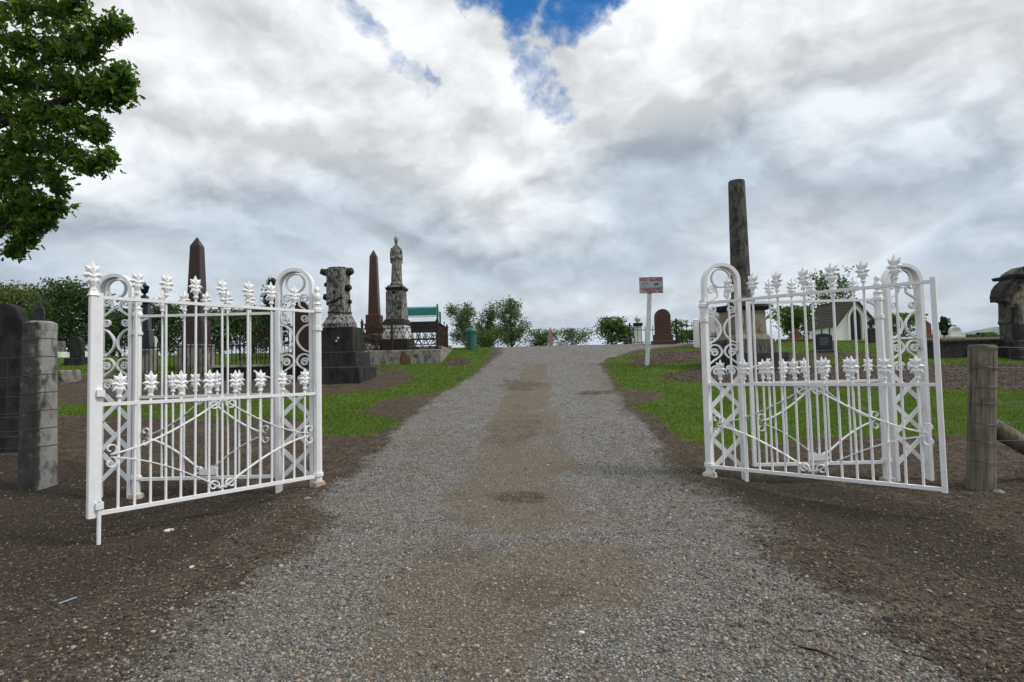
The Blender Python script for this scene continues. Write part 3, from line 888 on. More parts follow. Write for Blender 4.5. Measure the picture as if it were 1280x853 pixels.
# ------------------------------------------------------------------ fence posts and wire
p = on_ground(47, 610)
fp = thing('fence_post', 'tall grey concrete fence post with darker left face wrapped in wire', 'post', (p[0], p[1], gz(p[0], p[1]) - .05), math.radians(-8))
hp = at_depth(47, 402, p[1])[2] - fp.location.z
mb = MB()
def octa(w, z, b): 
    w /= 2
    return [(-w + b, -w, z), (w - b, -w, z), (w, -w + b, z), (w, w - b, z), (w - b, w, z), (-w + b, w, z), (-w, w - b, z), (-w, -w + b, z)]
mb.loft([octa(.305, 0, .02), octa(.285, hp * .5, .02), octa(.268, hp - .13, .02), octa(.276, hp - .10, .02), octa(.276, hp - .03, .025), octa(.22, hp, .05)])
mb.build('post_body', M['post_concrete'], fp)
for k in range(7):
    z = hp * (.26 + .105 * k)
    w = .305 - .04 * z / hp
    MB().loft([[(q[0] * (w + .008) / .305, q[1] * (w + .008) / .305, zz + (.012 if q[0] > 0 else -.006)) for q in octa(.305, 0, .02)] for zz in (z - .004, z + .004)]).build('wire_wrap', M['wire'], fp)
# wire netting running off to the left
def wire_run(name, label, a, b, zs, nv, parent=None):
    root = thing(name, label, 'fence', (a[0], a[1], 0))
    A, B = Vector(a), Vector(b)
    for z in zs:
        pts = []
        for k in range(13):
            t = k / 12
            q = (B - A) * t
            pts.append((q.x, q.y, a[2] + (b[2] - a[2]) * t + z - .03 * math.sin(math.pi * t) * random.uniform(.6, 1.2)))
        MB().tube(pts, .0026, 5).build('wire', M['wire'], root)
    for k in range(1, nv):
        t = k / nv
        q = (B - A) * t
        zz = a[2] + (b[2] - a[2]) * t
        MB().tube([(q.x, q.y, zz + zs[0]), (q.x + random.uniform(-.01, .01), q.y, zz + (zs[0] + zs[-1]) / 2), (q.x, q.y, zz + zs[-1])], .0022, 5).build('wire', M['wire'], root)
    return root
wire_run('wire_fence', 'thin wire netting fence running left from the concrete post', (p[0] - .18, p[1] - .02, fp.location.z), (p[0] - 3.6, p[1] + .5, fp.location.z), [.35, .55, .76, .98, 1.2, 1.45, 1.7], 14)

p = on_ground(1226, 611)
tp = thing('fence_post', 'thick round timber fence post with rusty wire at the right', 'post', (p[0], p[1], gz(p[0], p[1]) - .04))
ht = at_depth(1226, 431, p[1])[2] - tp.location.z
mb = MB()
rings = []
for z, r in [(0, .136), (.3, .130), (.8, .128), (1.2, .129), (ht - .02, .130), (ht, .122)]:
    rings.append([(r * (1 + .035 * math.sin(3 * a + z) + .02 * math.sin(7 * a)) * math.cos(a), r * (1 + .03 * math.sin(2 * a + 1)) * math.sin(a), z) for a in np.linspace(0, 2 * math.pi, 20, endpoint=False)])
mb.loft(rings)
weighted(mb.build('post_body', M['timber'], tp), 50)
for k, z in enumerate([.34, .56, .76, .98, 1.15, 1.36, ht - .03]):
    pts = [(.135 * math.cos(a), .135 * math.sin(a), z + .010 * math.sin(a * 2 + k)) for a in np.linspace(0, 2 * math.pi, 21)]
    MB().tube(pts, .0032, 5).build('wire_wrap', M['wire'], tp)
tp.rotation_euler = (0, .07, 0)
b0 = Vector((.08, .05, ht * .47)); b1 = Vector((1.75, .4, .0))
weighted(MB().tube([b0 + (b1 - b0) * t for t in np.linspace(0, 1, 6)], [.098, .10, .098, .10, .10, .10], 12).build('brace', M['timber'], tp), 50)
wire_run('wire_fence', 'rusty wire netting fence running right from the timber post', (p[0] + .14, p[1] - .04, tp.location.z), (p[0] + 3.2, p[1] + .5, tp.location.z), [.34, .56, .76, .98, 1.15, 1.36, ht - .03], 11)

# ------------------------------------------------------------------ monuments
def zpx(u, v, d): return float(at_depth(u, v, d)[2])
def inscription(parent, y, z1, w, rows, mat='dletter', rh=.03, cx=0.0):
    mb = MB()
    for r in range(rows):
        ww = w * random.uniform(.55, 1.0); x = cx - ww / 2
        while x < cx + ww / 2:
            l = random.uniform(.5, 1.6) * rh
            mb.box((x + l / 2, y, z1 - r * rh * 1.75), (l, .004, rh * .62)); x += l + rh * .45
    return tag(mb.build('inscription', M[mat], parent), kind='stuff')
def headstone(label, u, vtop, d, wpx, mat, style='round', base=((1.25, .18),), thick=.16, rz=0.0, rows=0, lm='dletter', lean=0.0, group=None):
    p = stand(u, d); k = d / FPX
    t = thing('headstone', label, 'headstone', (p[0], d, p[2]), rz, group)
    Ht = zpx(u, vtop, d) - p[2]; w = wpx * k
    z = -.08
    for bw, bh in base:
        MB().taper(z, z + bh, w * bw, thick + w * (bw - 1) + .06, w * bw, thick + w * (bw - 1) + .06, bev=.015).build('base', M[mat], t); z += bh
    h = Ht - z
    if style == 'round':
        r = w / 2; poly = [(-r, 0), (r, 0), (r, h - r)] + [(r * math.cos(a), h - r + r * math.sin(a)) for a in np.linspace(.15, math.pi - .15, 13)] + [(-r, h - r)]
    elif style == 'low':
        r = w / 2; poly = [(-r, 0), (r, 0), (r, h * .82)] + [(r * .97 * math.cos(a), h * .82 + h * .18 * math.sin(a)) for a in np.linspace(.2, math.pi - .2, 11)] + [(-r, h * .82)]
    elif style == 'shoulder':
        r = w / 2; q = w * .36
        poly = [(-r, 0), (r, 0), (r, h - q * 1.25), (r * .86, h - q * 1.05), (q, h - q * .75)] + [(q * math.cos(a), h - q * .7 + q * .7 * math.sin(a)) for a in np.linspace(.25, math.pi - .25, 11)] + [(-q, h - q * .75), (-r * .86, h - q * 1.05), (-r, h - q * 1.25)]
    elif style == 'gable':
        r = w / 2; poly = [(-r, 0), (r, 0), (r, h - w * .42), (0, h), (-r, h - w * .42)]
    else:
        r = w / 2; poly = [(-r, 0), (r, 0), (r, h), (-r, h)]
    s = MB().prism([(x, zz + z) for x, zz in poly], -thick / 2, thick / 2).build('slab', M[mat], t)
    mod = s.modifiers.new('bevel', 'BEVEL'); mod.width = .012; mod.limit_method = 'ANGLE'; mod.angle_limit = math.radians(50)
    s.rotation_euler = (lean, 0, 0)
    if rows: inscription(s, -thick / 2 - .001, z + h * .72, w * .62, rows, lm, max(.03, h * .035))
    return t
def obelisk(label, u, d, v_apex, w_top, w_bot, v_shaft, plinths, mat, rz=0.0):
    p = stand(u, d); k = d / FPX
    t = thing('obelisk', label, 'obelisk', (p[0], d, p[2]), rz)
    z = lambda v: zpx(u, v, d) - p[2]
    za, zs = z(v_apex), z(v_shaft)
    wt_, wb = w_top * k, w_bot * k
    MB().loft([octa(wb, zs, .012), octa(wt_, za - wt_ * .95, .012)]).build('shaft', M[mat], t)
    c = za - wt_ * .95 + .001
    MB().loft([octa(wt_ - .002, c, .012), octa(.03, za, .008)]).build('apex', M[mat], t)
    top = zs
    for (vb, w, mm) in plinths:
        zb = z(vb) if vb else -.1
        MB().taper(zb, top - .002, w * k, w * k, w * k * .97, w * k * .97, bev=.02).build('plinth', M[mm], t); top = zb
    return t

# big blackened headstone at the far left
headstone('large blackened headstone with arched shoulders behind the concrete fence post', 4, 380, 9.6, 62, 'dark_stone', 'shoulder', ((1.55, .28), (1.28, .30)), .2, rows=0)
kb = on_ground(5, 548)
kt = thing('grave_kerb', 'dark stone grave kerb at the left edge of the photo', 'kerb', (kb[0] - .9, kb[1] - .1, gz(kb[0], kb[1])))
MB().taper(-.1, .16, 2.1, .16, 2.06, .14, bev=.01).build('kerb_stone', M['dark_stone'], kt)
MB().taper(-.1, .17, .16, 1.0, .14, 1.0, cx=.97, cy=.6, bev=.01).build('kerb_stone', M['dark_stone'], kt)
obelisk('small polished black obelisk rising behind the concrete fence post', 47, 15, 377, 10, 14, 430, [(None, 24, 'dark_stone')], 'black_granite', math.radians(35))
headstone('dark rounded headstone leaning before the round trees at the left', 97, 421, 21, 15, 'dark_stone', 'round', ((1.5, .3),), .2, lean=.06)
headstone('low pale grey headstone just right of the concrete post', 74, 427, 30, 12, 'grey_granite', 'flat', ((1.2, .15),), .2)
p = stand(79, 17.2)
lt = thing('ledger_block', 'low stone block on the soil beside the concrete post', 'stone block', (p[0], p[1], p[2]))
MB().taper(-.1, .36, .52, .8, .50, .78, bev=.02).build('block', M['kerb'], lt)
p = stand(80, 27)
lt = thing('grave_slab', 'flat white grave slab among the distant graves at left', 'grave slab', (p[0], p[1], p[2]))
MB().taper(-.1, .25, 1.3, 2.2, 1.26, 2.16, bev=.02).build('slab', M['white_stone'], lt)
# urn pedestal
d = 19.0; p = stand(180, d); k = d / FPX
t = thing('urn_monument', 'slender black monument topped by an urn behind the left pedestrian gate', 'monument', (p[0], d, p[2]), math.radians(10))
z = lambda v: zpx(180, v, d) - p[2]
MB().taper(-.1, z(437), .64, .64, .62, .62, bev=.02).build('base', M['kerb'], t)
MB().taper(z(437), z(412), .46, .46, .44, .44, bev=.02).build('plinth', M['black_granite'], t)
MB().taper(z(412), z(380), .33, .33, .30, .30, bev=.015).build('die', M['black_granite'], t)
MB().taper(z(380), z(376), .42, .42, .42, .42, bev=.01).build('cap', M['black_granite'], t)
MB().taper(z(376), z(370), .26, .26, .18, .18, bev=.01).build('cap', M['black_granite'], t)
u0 = z(370); s = (z(352) - u0) / .48
weighted(MB().lathe([(.07 * s, u0), (.03 * s, u0 + .05 * s), (.10 * s, u0 + .12 * s), (.135 * s, u0 + .28 * s), (.15 * s, u0 + .31 * s), (.08 * s, u0 + .36 * s), (.03 * s, u0 + .40 * s), (.045 * s, u0 + .43 * s), (.01 * s, u0 + .48 * s)], 12).build('urn', M['black_granite'], t))
obelisk('tall dark brown obelisk on a pale base behind the left gate', 246, 19.5, 297, 12.2, 18.5, 401, [(431, 24.5, 'brown_granite'), (None, 33, 'kerb')], 'brown_granite')
headstone('dark red rounded headstone seen through the scrollwork of the left pier', 377, 377, 20, 20, 'brown_granite', 'round', ((1.4, .3),), .2)
headstone('small white headstone behind the black railings at left', 190, 420, 30, 12, 'white_stone', 'round', ((1.2, .2),), .18)

def railing(label, a, b, h, spacing, mat, kerb=None, ornate=False, kh=.25, posts=True, spear=.1):
    A, B = Vector((a[0], a[1], 0)), Vector((b[0], b[1], 0))
    L = (B - A).length
    ang = math.atan2(B.y - A.y, B.x - A.x)
    zg = min(gz(a[0], a[1]), gz(b[0], b[1]), gz((a[0] + b[0]) / 2, (a[1] + b[1]) / 2))
    t = thing('iron_railing', label, 'railing', (a[0], a[1], zg), ang)
    z0 = 0
    if kerb:
        MB().taper(-.15, kh, L + .18, .24, L + .16, .22, cx=L / 2, bev=.015).build('kerb', M[kerb], t); z0 = kh
    mb = MB()
    n = int(L / spacing)
    for i in range(n + 1):
        x = L * i / n
        mb.box((x, 0, z0 + h / 2), (.022, .022, h))
        mb.loft([[(x - .02, -.012, z0 + h), (x + .02, -.012, z0 + h), (x + .02, .012, z0 + h), (x - .02, .012, z0 + h)], [(x - .003, -.003, z0 + h + spear), (x + .003, -.003, z0 + h + spear), (x + .003, .003, z0 + h + spear), (x - .003, .003, z0 + h + spear)]])
    tag(mb.build('railings', M[mat], t), kind='stuff')
    for z in (z0 + .1, z0 + h - .08):
        MB().box((L / 2, 0, z), (L, .03, .03)).build('rail', M[mat], t)
    if posts:
        for x in (0, L):
            MB().lathe([(.035, z0 - .1), (.035, z0 + h + .06), (.05, z0 + h + .08), (.03, z0 + h + .11), (.05, z0 + h + .17), (.008, z0 + h + .27)], 8, c=(x, 0)).build('post', M[mat], t)
    return t
q0, q1 = stand(150, 17.8), stand(352, 17.8)
railing('black iron railing with spear tops around graves behind the left gate', q0, q1, 1.0, .125, 'iron', None)
q0, q1 = stand(268, 17.0), stand(395, 17.0)
t = thing('plot_wall', 'low dark stone plot wall behind the left pedestrian gate', 'low wall', (q0[0], 17.0, min(q0[2], q1[2])))
MB().taper(-.15, .36, q1[0] - q0[0], .26, q1[0] - q0[0], .24, cx=(q1[0] - q0[0]) / 2, bev=.02).build('wall', M['dark_stone'], t)
MB().taper(.362, .43, q1[0] - q0[0] + .06, .32, q1[0] - q0[0] + .06, .30, cx=(q1[0] - q0[0]) / 2, bev=.015).build('coping', M['kerb'], t)
q0, q1 = stand(300, 21), stand(440, 21)
railing('rusty brown iron railing between the left gate and the tree-trunk monument', q0, q1, 1.15, .13, 'rust', None)

# tree-trunk monument
d = 16.2; U = 421; p = stand(U, d); k = d / FPX
t = thing('tree_trunk_monument', 'blackened monument carved as a broken tree trunk on stepped dark plinth', 'monument', (p[0], d + .35, p[2]), math.radians(-6))
z = lambda v: zpx(U, v, d) - p[2]
MB().taper(-.12, z(459), 1.66, 1.4, 1.64, 1.38, bev=.025).build('step', M['dark_stone'], t)
MB().taper(z(459) + .001, z(440), 1.42, 1.1, 1.36, 1.05, bev=.03).build('step', M['dark_stone'], t)
MB().taper(z(440) + .001, z(409), 1.10, .86, 1.06, .84, bev=.02).build('die', M['dark_stone'], t)
for (bx, bz) in ((.12, .38), (.07, .3)):
    MB().box((bx, -.432, z(440) + bz), (.05, .012, .05), ry=.7).build('ornament', M['white_stone'], t)
def lumpy(mb, rings_spec, n=16, amp=.05, seed=0.0):
    rings = []
    for j, (r, zz, ox, oy) in enumerate(rings_spec):
        rings.append([(ox + r * (1 + amp * float(fbm(np.array(math.cos(a) * 2 + j * .7 + seed), np.array(math.sin(a) * 2 + seed), 1.5, 2)) * 4) * math.cos(a), oy + r * (1 + amp * float(fbm(np.array(math.cos(a) * 2 + 9 + seed), np.array(math.sin(a) * 2 + j * .6), 1.5, 2)) * 4) * math.sin(a), zz) for a in np.linspace(0, 2 * math.pi, n, endpoint=False)])
    return mb.loft(rings)
z1 = z(409)
lumpy(MB(), [(.45, z1 - .02, 0, 0), (.47, z1 + .10, 0, 0), (.42, z1 + .2, 0, 0), (.37, z1 + .28, 0, 0), (.32, z1 + .34, 0, 0)], 18, .10, 3).build('rockwork', M['marble'], t)
zt = z(333) - z1
lumpy(MB(), [(.34, z1 + .25, .0, 0), (.315, z1 + .45, 0, 0), (.305, z1 + .8, -.01, 0), (.305, z1 + 1.2, -.015, 0), (.32, z1 + zt - .1, -.02, 0), (.315, z1 + zt, -.02, 0)], 16, .03, 6).build('trunk', M['marble'], t)
MB().taper(z1 + .62, z1 + zt - .06, .46, .06, .46, .06, cx=-.03, cy=-.30, bev=.01).build('tablet', M['marble'], t)
inscription(t, -.332, z1 + zt - .28, .42, 5, 'dletter', .035, -.03)
for (a, hh, l, r) in ((200, zt - .16, .30, .11), (185, zt - .50, .20, .08), (195, zt - .86, .22, .11), (-15, zt - .15, .22, .12), (-25, zt - .62, .20, .10), (-10, zt - 1.0, .15, .08)):
    a = math.radians(a); dv = Vector((math.cos(a), math.sin(a) * .6, .25))
    s0 = Vector((-.01 + .22 * math.cos(a), .22 * math.sin(a), z1 + hh))
    MB().tube([s0, s0 + dv * l * .6, s0 + dv * l], [r, r * .92, r * .75], 9).build('branch_stub', M['dark_stone'], t)
MB().tube([(-.26, -.29, z1 + .66), (.0, -.345, z1 + .74), (.2, -.31, z1 + .84)], .035, 7).build('branch_stub', M['dark_stone'], t)
MB().tube([(.325 * math.cos(a), .325 * math.sin(a), z1 + .42 + .02 * math.sin(2 * a)) for a in np.linspace(0, 2 * math.pi, 17)], .018, 6).build('rope', M['dark_stone'], t)

obelisk('slim red granite obelisk behind the rusty enclosure fence', 468.5, 22.5, 313, 8.6, 13.0, 394, [(418, 18.5, 'red_granite'), (None, 25, 'kerb')], 'red_granite')

# statue monument inside a railed enclosure
d = 20.4; U = 495; p = stand(U, d); k = d / FPX
t = thing('statue_pedestal', 'tall black-streaked white marble pedestal carrying the robed statue', 'pedestal', (p[0], d + .3, p[2]), math.radians(-8))
z = lambda v: zpx(U, v, d) - p[2]
MB().taper(-.1, z(424), 1.02, .9, 1.0, .88, bev=.02).build('base', M['dark_stone'], t)
MB().taper(z(424) + .001, z(406), 0.80, .72, .78, .70, bev=.02).build('plinth', M['white_stone'], t)
MB().taper(z(406) + .001, z(402), .84, .76, .80, .72, bev=.015).build('moulding', M['dark_stone'], t)
MB().taper(z(402) + .001, z(399), .77, .70, .71, .64, bev=.01).build('moulding', M['dark_stone'], t)
zb_, zt_ = z(399), z(363)
MB().loft([octa(.645, zb_, .05), octa(.55, zt_, .05)]).build('die', M['marble'], t)
MB().prism([(-.2, zb_ + .12), (.2, zb_ + .12), (.18, zt_ - .3)] + [(.18 * math.cos(a), zt_ - .3 + .16 * math.sin(a)) for a in np.linspace(.2, math.pi - .2, 9)] + [(-.18, zt_ - .3)], -.322, -.27).build('panel', M['marble'], t)
inscription(t, -.324, zt_ - .32, .28, 7, 'dletter', .035)
for sx in (-1, 1):
    MB().lathe([(.04, zb_ + .02), (.036, zt_ - .03)], 8, c=(sx * .27, -.285)).build('colonnette', M['marble'], t)
MB().taper(zt_ + .001, z(359), .58, .57, .66, .65).build('cornice', M['dark_stone'], t)
MB().taper(z(359) + .001, z(356), .57, .56, .5, .5).build('cornice', M['marble'], t)
MB().ball((0, -.31, zt_ - .04), (.08, .05, .06), 8, 5).build('carving', M['dark_stone'], t)
st = thing('statue', 'weathered robed female statue with folded hands on the tall marble pedestal', 'statue', (t.location.x, t.location.y, p[2] + z(356) + .001), math.radians(8))
hs = (zpx(U, 294, d) - zpx(U, 356, d)); S = hs / 1.86
mb = MB()
secs = [(0, .33, .30, 0, 0), (.08, .34, .31, 0, 0), (.10, .29, .26, 0, 0), (.35, .27, .24, .0, 0), (.7, .25, .22, .01, -.01), (.95, .245, .20, .02, 0), (1.12, .205, .165, .01, 0), (1.28, .225, .17, 0, 0), (1.42, .235, .15, 0, .01),
        (1.50, .15, .11, 0, .01), (1.55, .075, .075, 0, 0), (1.60, .07, .07, 0, -.01)]
rings = []
for (zz, rx, ry, ox, oy) in secs:
    rings.append([(S * (ox + rx * (1 + (.075 * math.sin(11 * a + zz * 2.2) if .1 < zz < 1.1 else 0)) * math.cos(a)), S * (oy + ry * (1 + (.075 * math.cos(9 * a + zz * 3) if .1 < zz < 1.1 else 0)) * math.sin(a)), S * zz) for a in np.linspace(0, 2 * math.pi, 40, endpoint=False)])
mb.loft(rings)
mb.ball((0, -.02 * S, 1.715 * S), (.092 * S, .108 * S, .135 * S), 14, 9)
mb.ball((0, .03 * S, 1.76 * S), (.115 * S, .12 * S, .10 * S), 12, 7)
mb.ball((0, .01 * S, 1.845 * S), (.05 * S, .05 * S, .045 * S), 8, 5)
mb.ball((0, -.125 * S, 1.70 * S), (.018 * S, .02 * S, .03 * S), 6, 4)
for sx in (-1, 1):
    mb.tube([tuple(S * c for c in q) for q in [(sx * .19, .01, 1.42), (sx * .255, .0, 1.24), (sx * .262, -.03, 1.07), (sx * .17, -.15, 1.03), (sx * .05, -.205, 1.06 + .04 * sx)]], [S * r for r in (.085, .08, .075, .055, .042)], 10)
    for f in range(4):
        mb.tube([tuple(S * c for c in q) for q in [(sx * .06, -.21, 1.075 + .04 * sx - .02 * f), (sx * .0, -.23, 1.07 + .04 * sx - .022 * f), (-sx * .05, -.22, 1.05 + .04 * sx - .022 * f)]], S * .012, 6)
    mb.tube([tuple(S * c for c in q) for q in [(sx * .2, .02, 1.4), (sx * .27, .05, 1.1), (sx * .285, .05, .85)]], [S * .06, S * .07, S * .03], 9)
for f in range(4):
    mb.tube([tuple(S * c for c in q) for q in [(-.24 + .03 * f, -.10, .98 - .03 * f), (-.08 + .03 * f, -.225, .72 - .05 * f), (.10 + .02 * f, -.235, .40 - .05 * f), (.20 + .01 * f, -.17, .18)]], S * .026, 7)
so = mb.build('figure', M['statue'], st, True)
so.scale = (.72, .8, 1)
rm = so.modifiers.new('merge', 'REMESH'); rm.mode = 'VOXEL'; rm.voxel_size = .016; rm.use_smooth_shade = True

# enclosure: stone kerb and rusted cast railing
e0 = on_ground(452, 455); e1 = on_ground(553, 457)
d = (e0[1] + e1[1]) / 2 + .1
xl, xr = at_depth(448, 445, d)[0], at_depth(552, 445, d)[0]
dep = 2.9
zg = min(gz(xl, d), gz(xr, d))
t = thing('grave_enclosure', 'rusted cast iron railing on stone kerb around the statue grave', 'railing', (xl, d, zg))
Lx = xr - xl
khh = zpx(500, 438, d) - zg
MB().taper(-.2, khh, Lx, .26, Lx - .02, .24, cx=Lx / 2, bev=.02).build('kerb', M['kerb'], t)
MB().taper(-.2, khh + .12, .26, dep, .24, dep, cx=Lx - .13, cy=dep / 2 + .131, bev=.02).build('kerb', M['kerb'], t)
MB().taper(-.2, khh + .25, .26, dep, .24, dep, cx=.13, cy=dep / 2 + .131, bev=.02).build('kerb', M['kerb'], t)
MB().taper(-.2, khh + .25, Lx, .26, Lx, .24, cx=Lx / 2, cy=dep + .27, bev=.02).build('kerb', M['kerb'], t)
MB().prism([(Lx * .53, khh - .03), (Lx * .56, khh - .05), (Lx * .63, khh * .4), (Lx * .64, -.05), (Lx * .52, -.05), (Lx * .50, khh * .3)], -.134, -.118).build('lichen_patch', stone('orange_lichen', (.17, .08, .04), (.12, .075, .05), (.06, .045, .035), .6), t)
rh_ = zpx(500, 407, d) - zg - khh
def cast_panel(x0, y0, x1, y1, zb, h, dense):
    L = math.hypot(x1 - x0, y1 - y0); a = math.atan2(y1 - y0, x1 - x0)
    mb = MB()
    n = max(2, int(round(L / (.26 if not dense else .16)))); c = L / n
    for i in range(n):
        xa = i * c
        zlo, zhi = zb + .05, zb + h - .10
        cx_ = xa + c / 2; zm = (zlo + zhi) / 2
        mb.ribbon([(xa, zlo), (xa + c, zhi)], .018, .02); mb.ribbon([(xa + c, zlo), (xa, zhi)], .018, .021)
        r = c * .34
        mb.ribbon([(cx_ + r * math.cos(q), zm + r * math.sin(q)) for q in np.linspace(0, 2 * math.pi, 13)], .018, .023)
        for sz in (-1, 1):
            mb.ribbon([(cx_ + c * .48 * math.cos(q), zm + sz * (h * .42 - .03) - sz * c * .48 * math.sin(q)) for q in np.linspace(0.1, math.pi - .1, 9)], .016, .022)
        mb.box((xa + c / 2, 0, zb + h - .03), (.022, .02, .14)); mb.ball((xa + c / 2, 0, zb + h + .06), .034, 6, 4)
    for z in (zb + .05, zb + h - .09): mb.box((L / 2, 0, z), (L, .034, .028))
    o = tag(mb.build('railing_panel', M['rust'], t), kind='stuff'); o.location = (x0, y0, 0); o.rotation_euler = (0, 0, a)
def cast_post(x, y, zb, h):
    MB().lathe([(.055, zb), (.045, zb + .1), (.04, zb + h), (.06, zb + h + .02), (.035, zb + h + .06), (.06, zb + h + .12), (.04, zb + h + .16), (.008, zb + h + .26)], 8, c=(x, y)).build('post', M['rust'], t)
xm = at_depth(490, 430, d)[0] - xl
cast_panel(.13, 0, xm, 0, khh, rh_, False); cast_panel(xm, 0, Lx - .13, 0, khh, rh_, False)
cast_panel(Lx - .13, 0, Lx - .13, dep, khh + .02, rh_, True); cast_panel(.13, 0, .13, dep, khh + .02, rh_, False); cast_panel(.13, dep + .2, Lx - .13, dep + .2, khh + .25, rh_, False)
for x, y in ((.13, 0), (xm, 0), (Lx - .13, 0), (Lx - .13, dep), (.13, dep)): cast_post(x, y, khh, rh_)

# teal shelter
d = 25.5; p = stand(530, d); k = d / FPX
xa, xb = at_depth(497, 390, d)[0], at_depth(548, 390, d)[0]
t = thing('shelter', 'teal roofed shelter with slim posts behind the railed statue grave', 'shelter', (xa, d, p[2]))
z = lambda v: zpx(530, v, d) - p[2]
Lx = xb - xa
for x in (0.05, Lx - .04):
    for y in (0, .9):
        MB().box((x, y, z(381 if y == 0 else 388) / 2 - .1), (.075, .075, z(381 if y == 0 else 388) + .2)).build('post', M['teal'], t)
roof = [(0, z(394)), (0, z(386))] + [(.45 - .45 * math.cos(a), z(386) + .12 * math.sin(a)) for a in np.linspace(.2, math.pi - .2, 8)] + [(.9, z(388)), (.9, z(394))]
mb = MB(); n = len(roof)
mb.loft([[(.0, -.08 + y * 1.15, zz) for y, zz in roof], [(Lx - .10, -.08 + y * 1.15, zz) for y, zz in roof]])
mb.build('roof', M['teal'], t)
MB().box((Lx / 2, -.06, z(395.5)), (Lx - .16, .05, .06)).build('fascia', M['white_wash'], t)
MB().box((Lx / 2, .5, z(408)), (Lx - .2, .06, .5)).build('back_panel', M['dark_trim'], t)
MB().box((Lx / 2, .3, .45), (Lx - .2, .4, .06)).build('bench', M['dark_trim'], t)

# green litter bin on the crest
d = 23.2; p = stand(589.5, d); k = d / FPX
t = thing('litter_bin', 'green domed litter bin standing on the grassy crest', 'bin', p)
hb = zpx(589, 410, d) - p[2]; rb = 6.7 * k
weighted(MB().lathe([(rb * .94, -.06), (rb, hb * .8)], 16).build('body', M['green'], t), 40)
weighted(MB().lathe([(rb * 1.12, hb * .80), (rb * 1.12, hb * .87), (rb * .95, hb * .95), (rb * .5, hb * 1.0), (.01, hb * 1.01)], 16).build('lid', M['green'], t), 40)
for a in np.linspace(0, 2 * math.pi, 12, endpoint=False):
    MB().box((rb * 1.03 * math.cos(a), rb * 1.03 * math.sin(a), hb * .735), (.03, .03, hb * .11), rz=a).build('rib', M['green'], t)

obelisk('small pale pink obelisk on the skyline beyond the driveway crest', 688.5, 34, 409, 4.6, 5.6, 436, [(None, 9, 'pink_granite')], 'pink_granite')

# NO GLASS sign
p = on_ground(808.5, 457); d = float(p[1]); k = d / FPX
t = thing('warning_sign', 'white NO GLASS sign on a weathered post beside the driveway', 'sign', (p[0], d, gz(p[0], d)))
z = lambda v: zpx(812, v, d) - t.location.z
tx = float(at_depth(812.5, 352, d)[0] - p[0])
pw = 4.6 * k
MB().loft([[(x + (0), y, -.2) for x, y in ((-pw / 2, -pw / 2), (pw / 2, -pw / 2), (pw / 2, pw / 2), (-pw / 2, pw / 2))], [(x + tx, y, z(349)) for x, y in ((-pw / 2, -pw / 2), (pw / 2, -pw / 2), (pw / 2, pw / 2), (-pw / 2, pw / 2))]]).build('post', M['sign_post'], t)
bw, bh = 28.6 * k, 19.4 * k
bz = (z(347.5) + z(366.8)) / 2
bx = float(at_depth(813.3, 357, d)[0] - p[0])
bd = MB().box((bx, -pw / 2 - .016, bz), (bw, .014, bh)).build('board', M['sign_face'], t)
yf = -pw / 2 - .026
MB().box((bx, yf + .001, bz), (bw + .02, .012, bh + .02)).build('frame', M['dark_trim'], t).location = (0, .012, 0)
def words(txt, x, zc_, size, mat, sx=1.0, bold=.0):
    cu = bpy.data.curves.new('lettering', 'FONT'); cu.body = txt; cu.size = size; cu.align_x = 'CENTER'; cu.align_y = 'CENTER'; cu.extrude = .001; cu.offset = bold
    o = bpy.data.objects.new('tmp', cu); COL.objects.link(o)
    dg = bpy.context.evaluated_depsgraph_get()
    me = bpy.data.meshes.new_from_object(o.evaluated_get(dg)); bpy.data.objects.remove(o)
    me.materials.clear(); me.materials.append(M[mat])
    q = link('lettering', me, t); q.rotation_euler = (math.pi / 2, 0, 0); q.location = (x, yf, zc_); q.scale = (sx, 1, 1)
    return q
words('NO GLASS', bx, bz + bh * .37, bh * .29, 'red_ink', 1.02, .0045)
words('NO GLASS CONTAINERS', bx, bz - bh * .215, bh * .125, 'red_ink', 1.0, .002)
words('PERMITTED IN THIS', bx, bz - bh * .325, bh * .125, 'red_ink', 1.0, .002)
words('CEMETERY', bx, bz - bh * .435, bh * .12, 'red_ink', 1.0, .002)
MB().box((bx + bw * .40, yf, bz - bh * .43), (bw * .13, .003, bh * .08)).build('printed_mark', M['black_ink'], t)
mb = MB()
for (a, b_, c_, e_, w) in ((.12, .13, .28, .0, .05), (.16, .02, .30, .14, .05), (.14, -.04, .20, .06, .05), (.22, .05, .32, .10, .04)):
    mb.ribbon([(bx + bw * a, bz + bh * b_), (bx + bw * c_, bz + bh * e_)], bh * w, .003, yf)
mb.build('pictogram', M['black_ink'], t)
mb = MB()
for (a, b_, c_, e_, w) in ((-.38, .1, -.25, .15, .03), (-.25, .15, -.14, .08, .035), (-.36, -.02, -.2, -.08, .025), (-.38, .1, -.36, -.02, .02)):
    mb.ribbon([(bx + bw * a, bz + bh * b_), (bx + bw * c_, bz + bh * e_)], bh * w, .003, yf)
mb.build('pictogram', M['black_ink'], t)

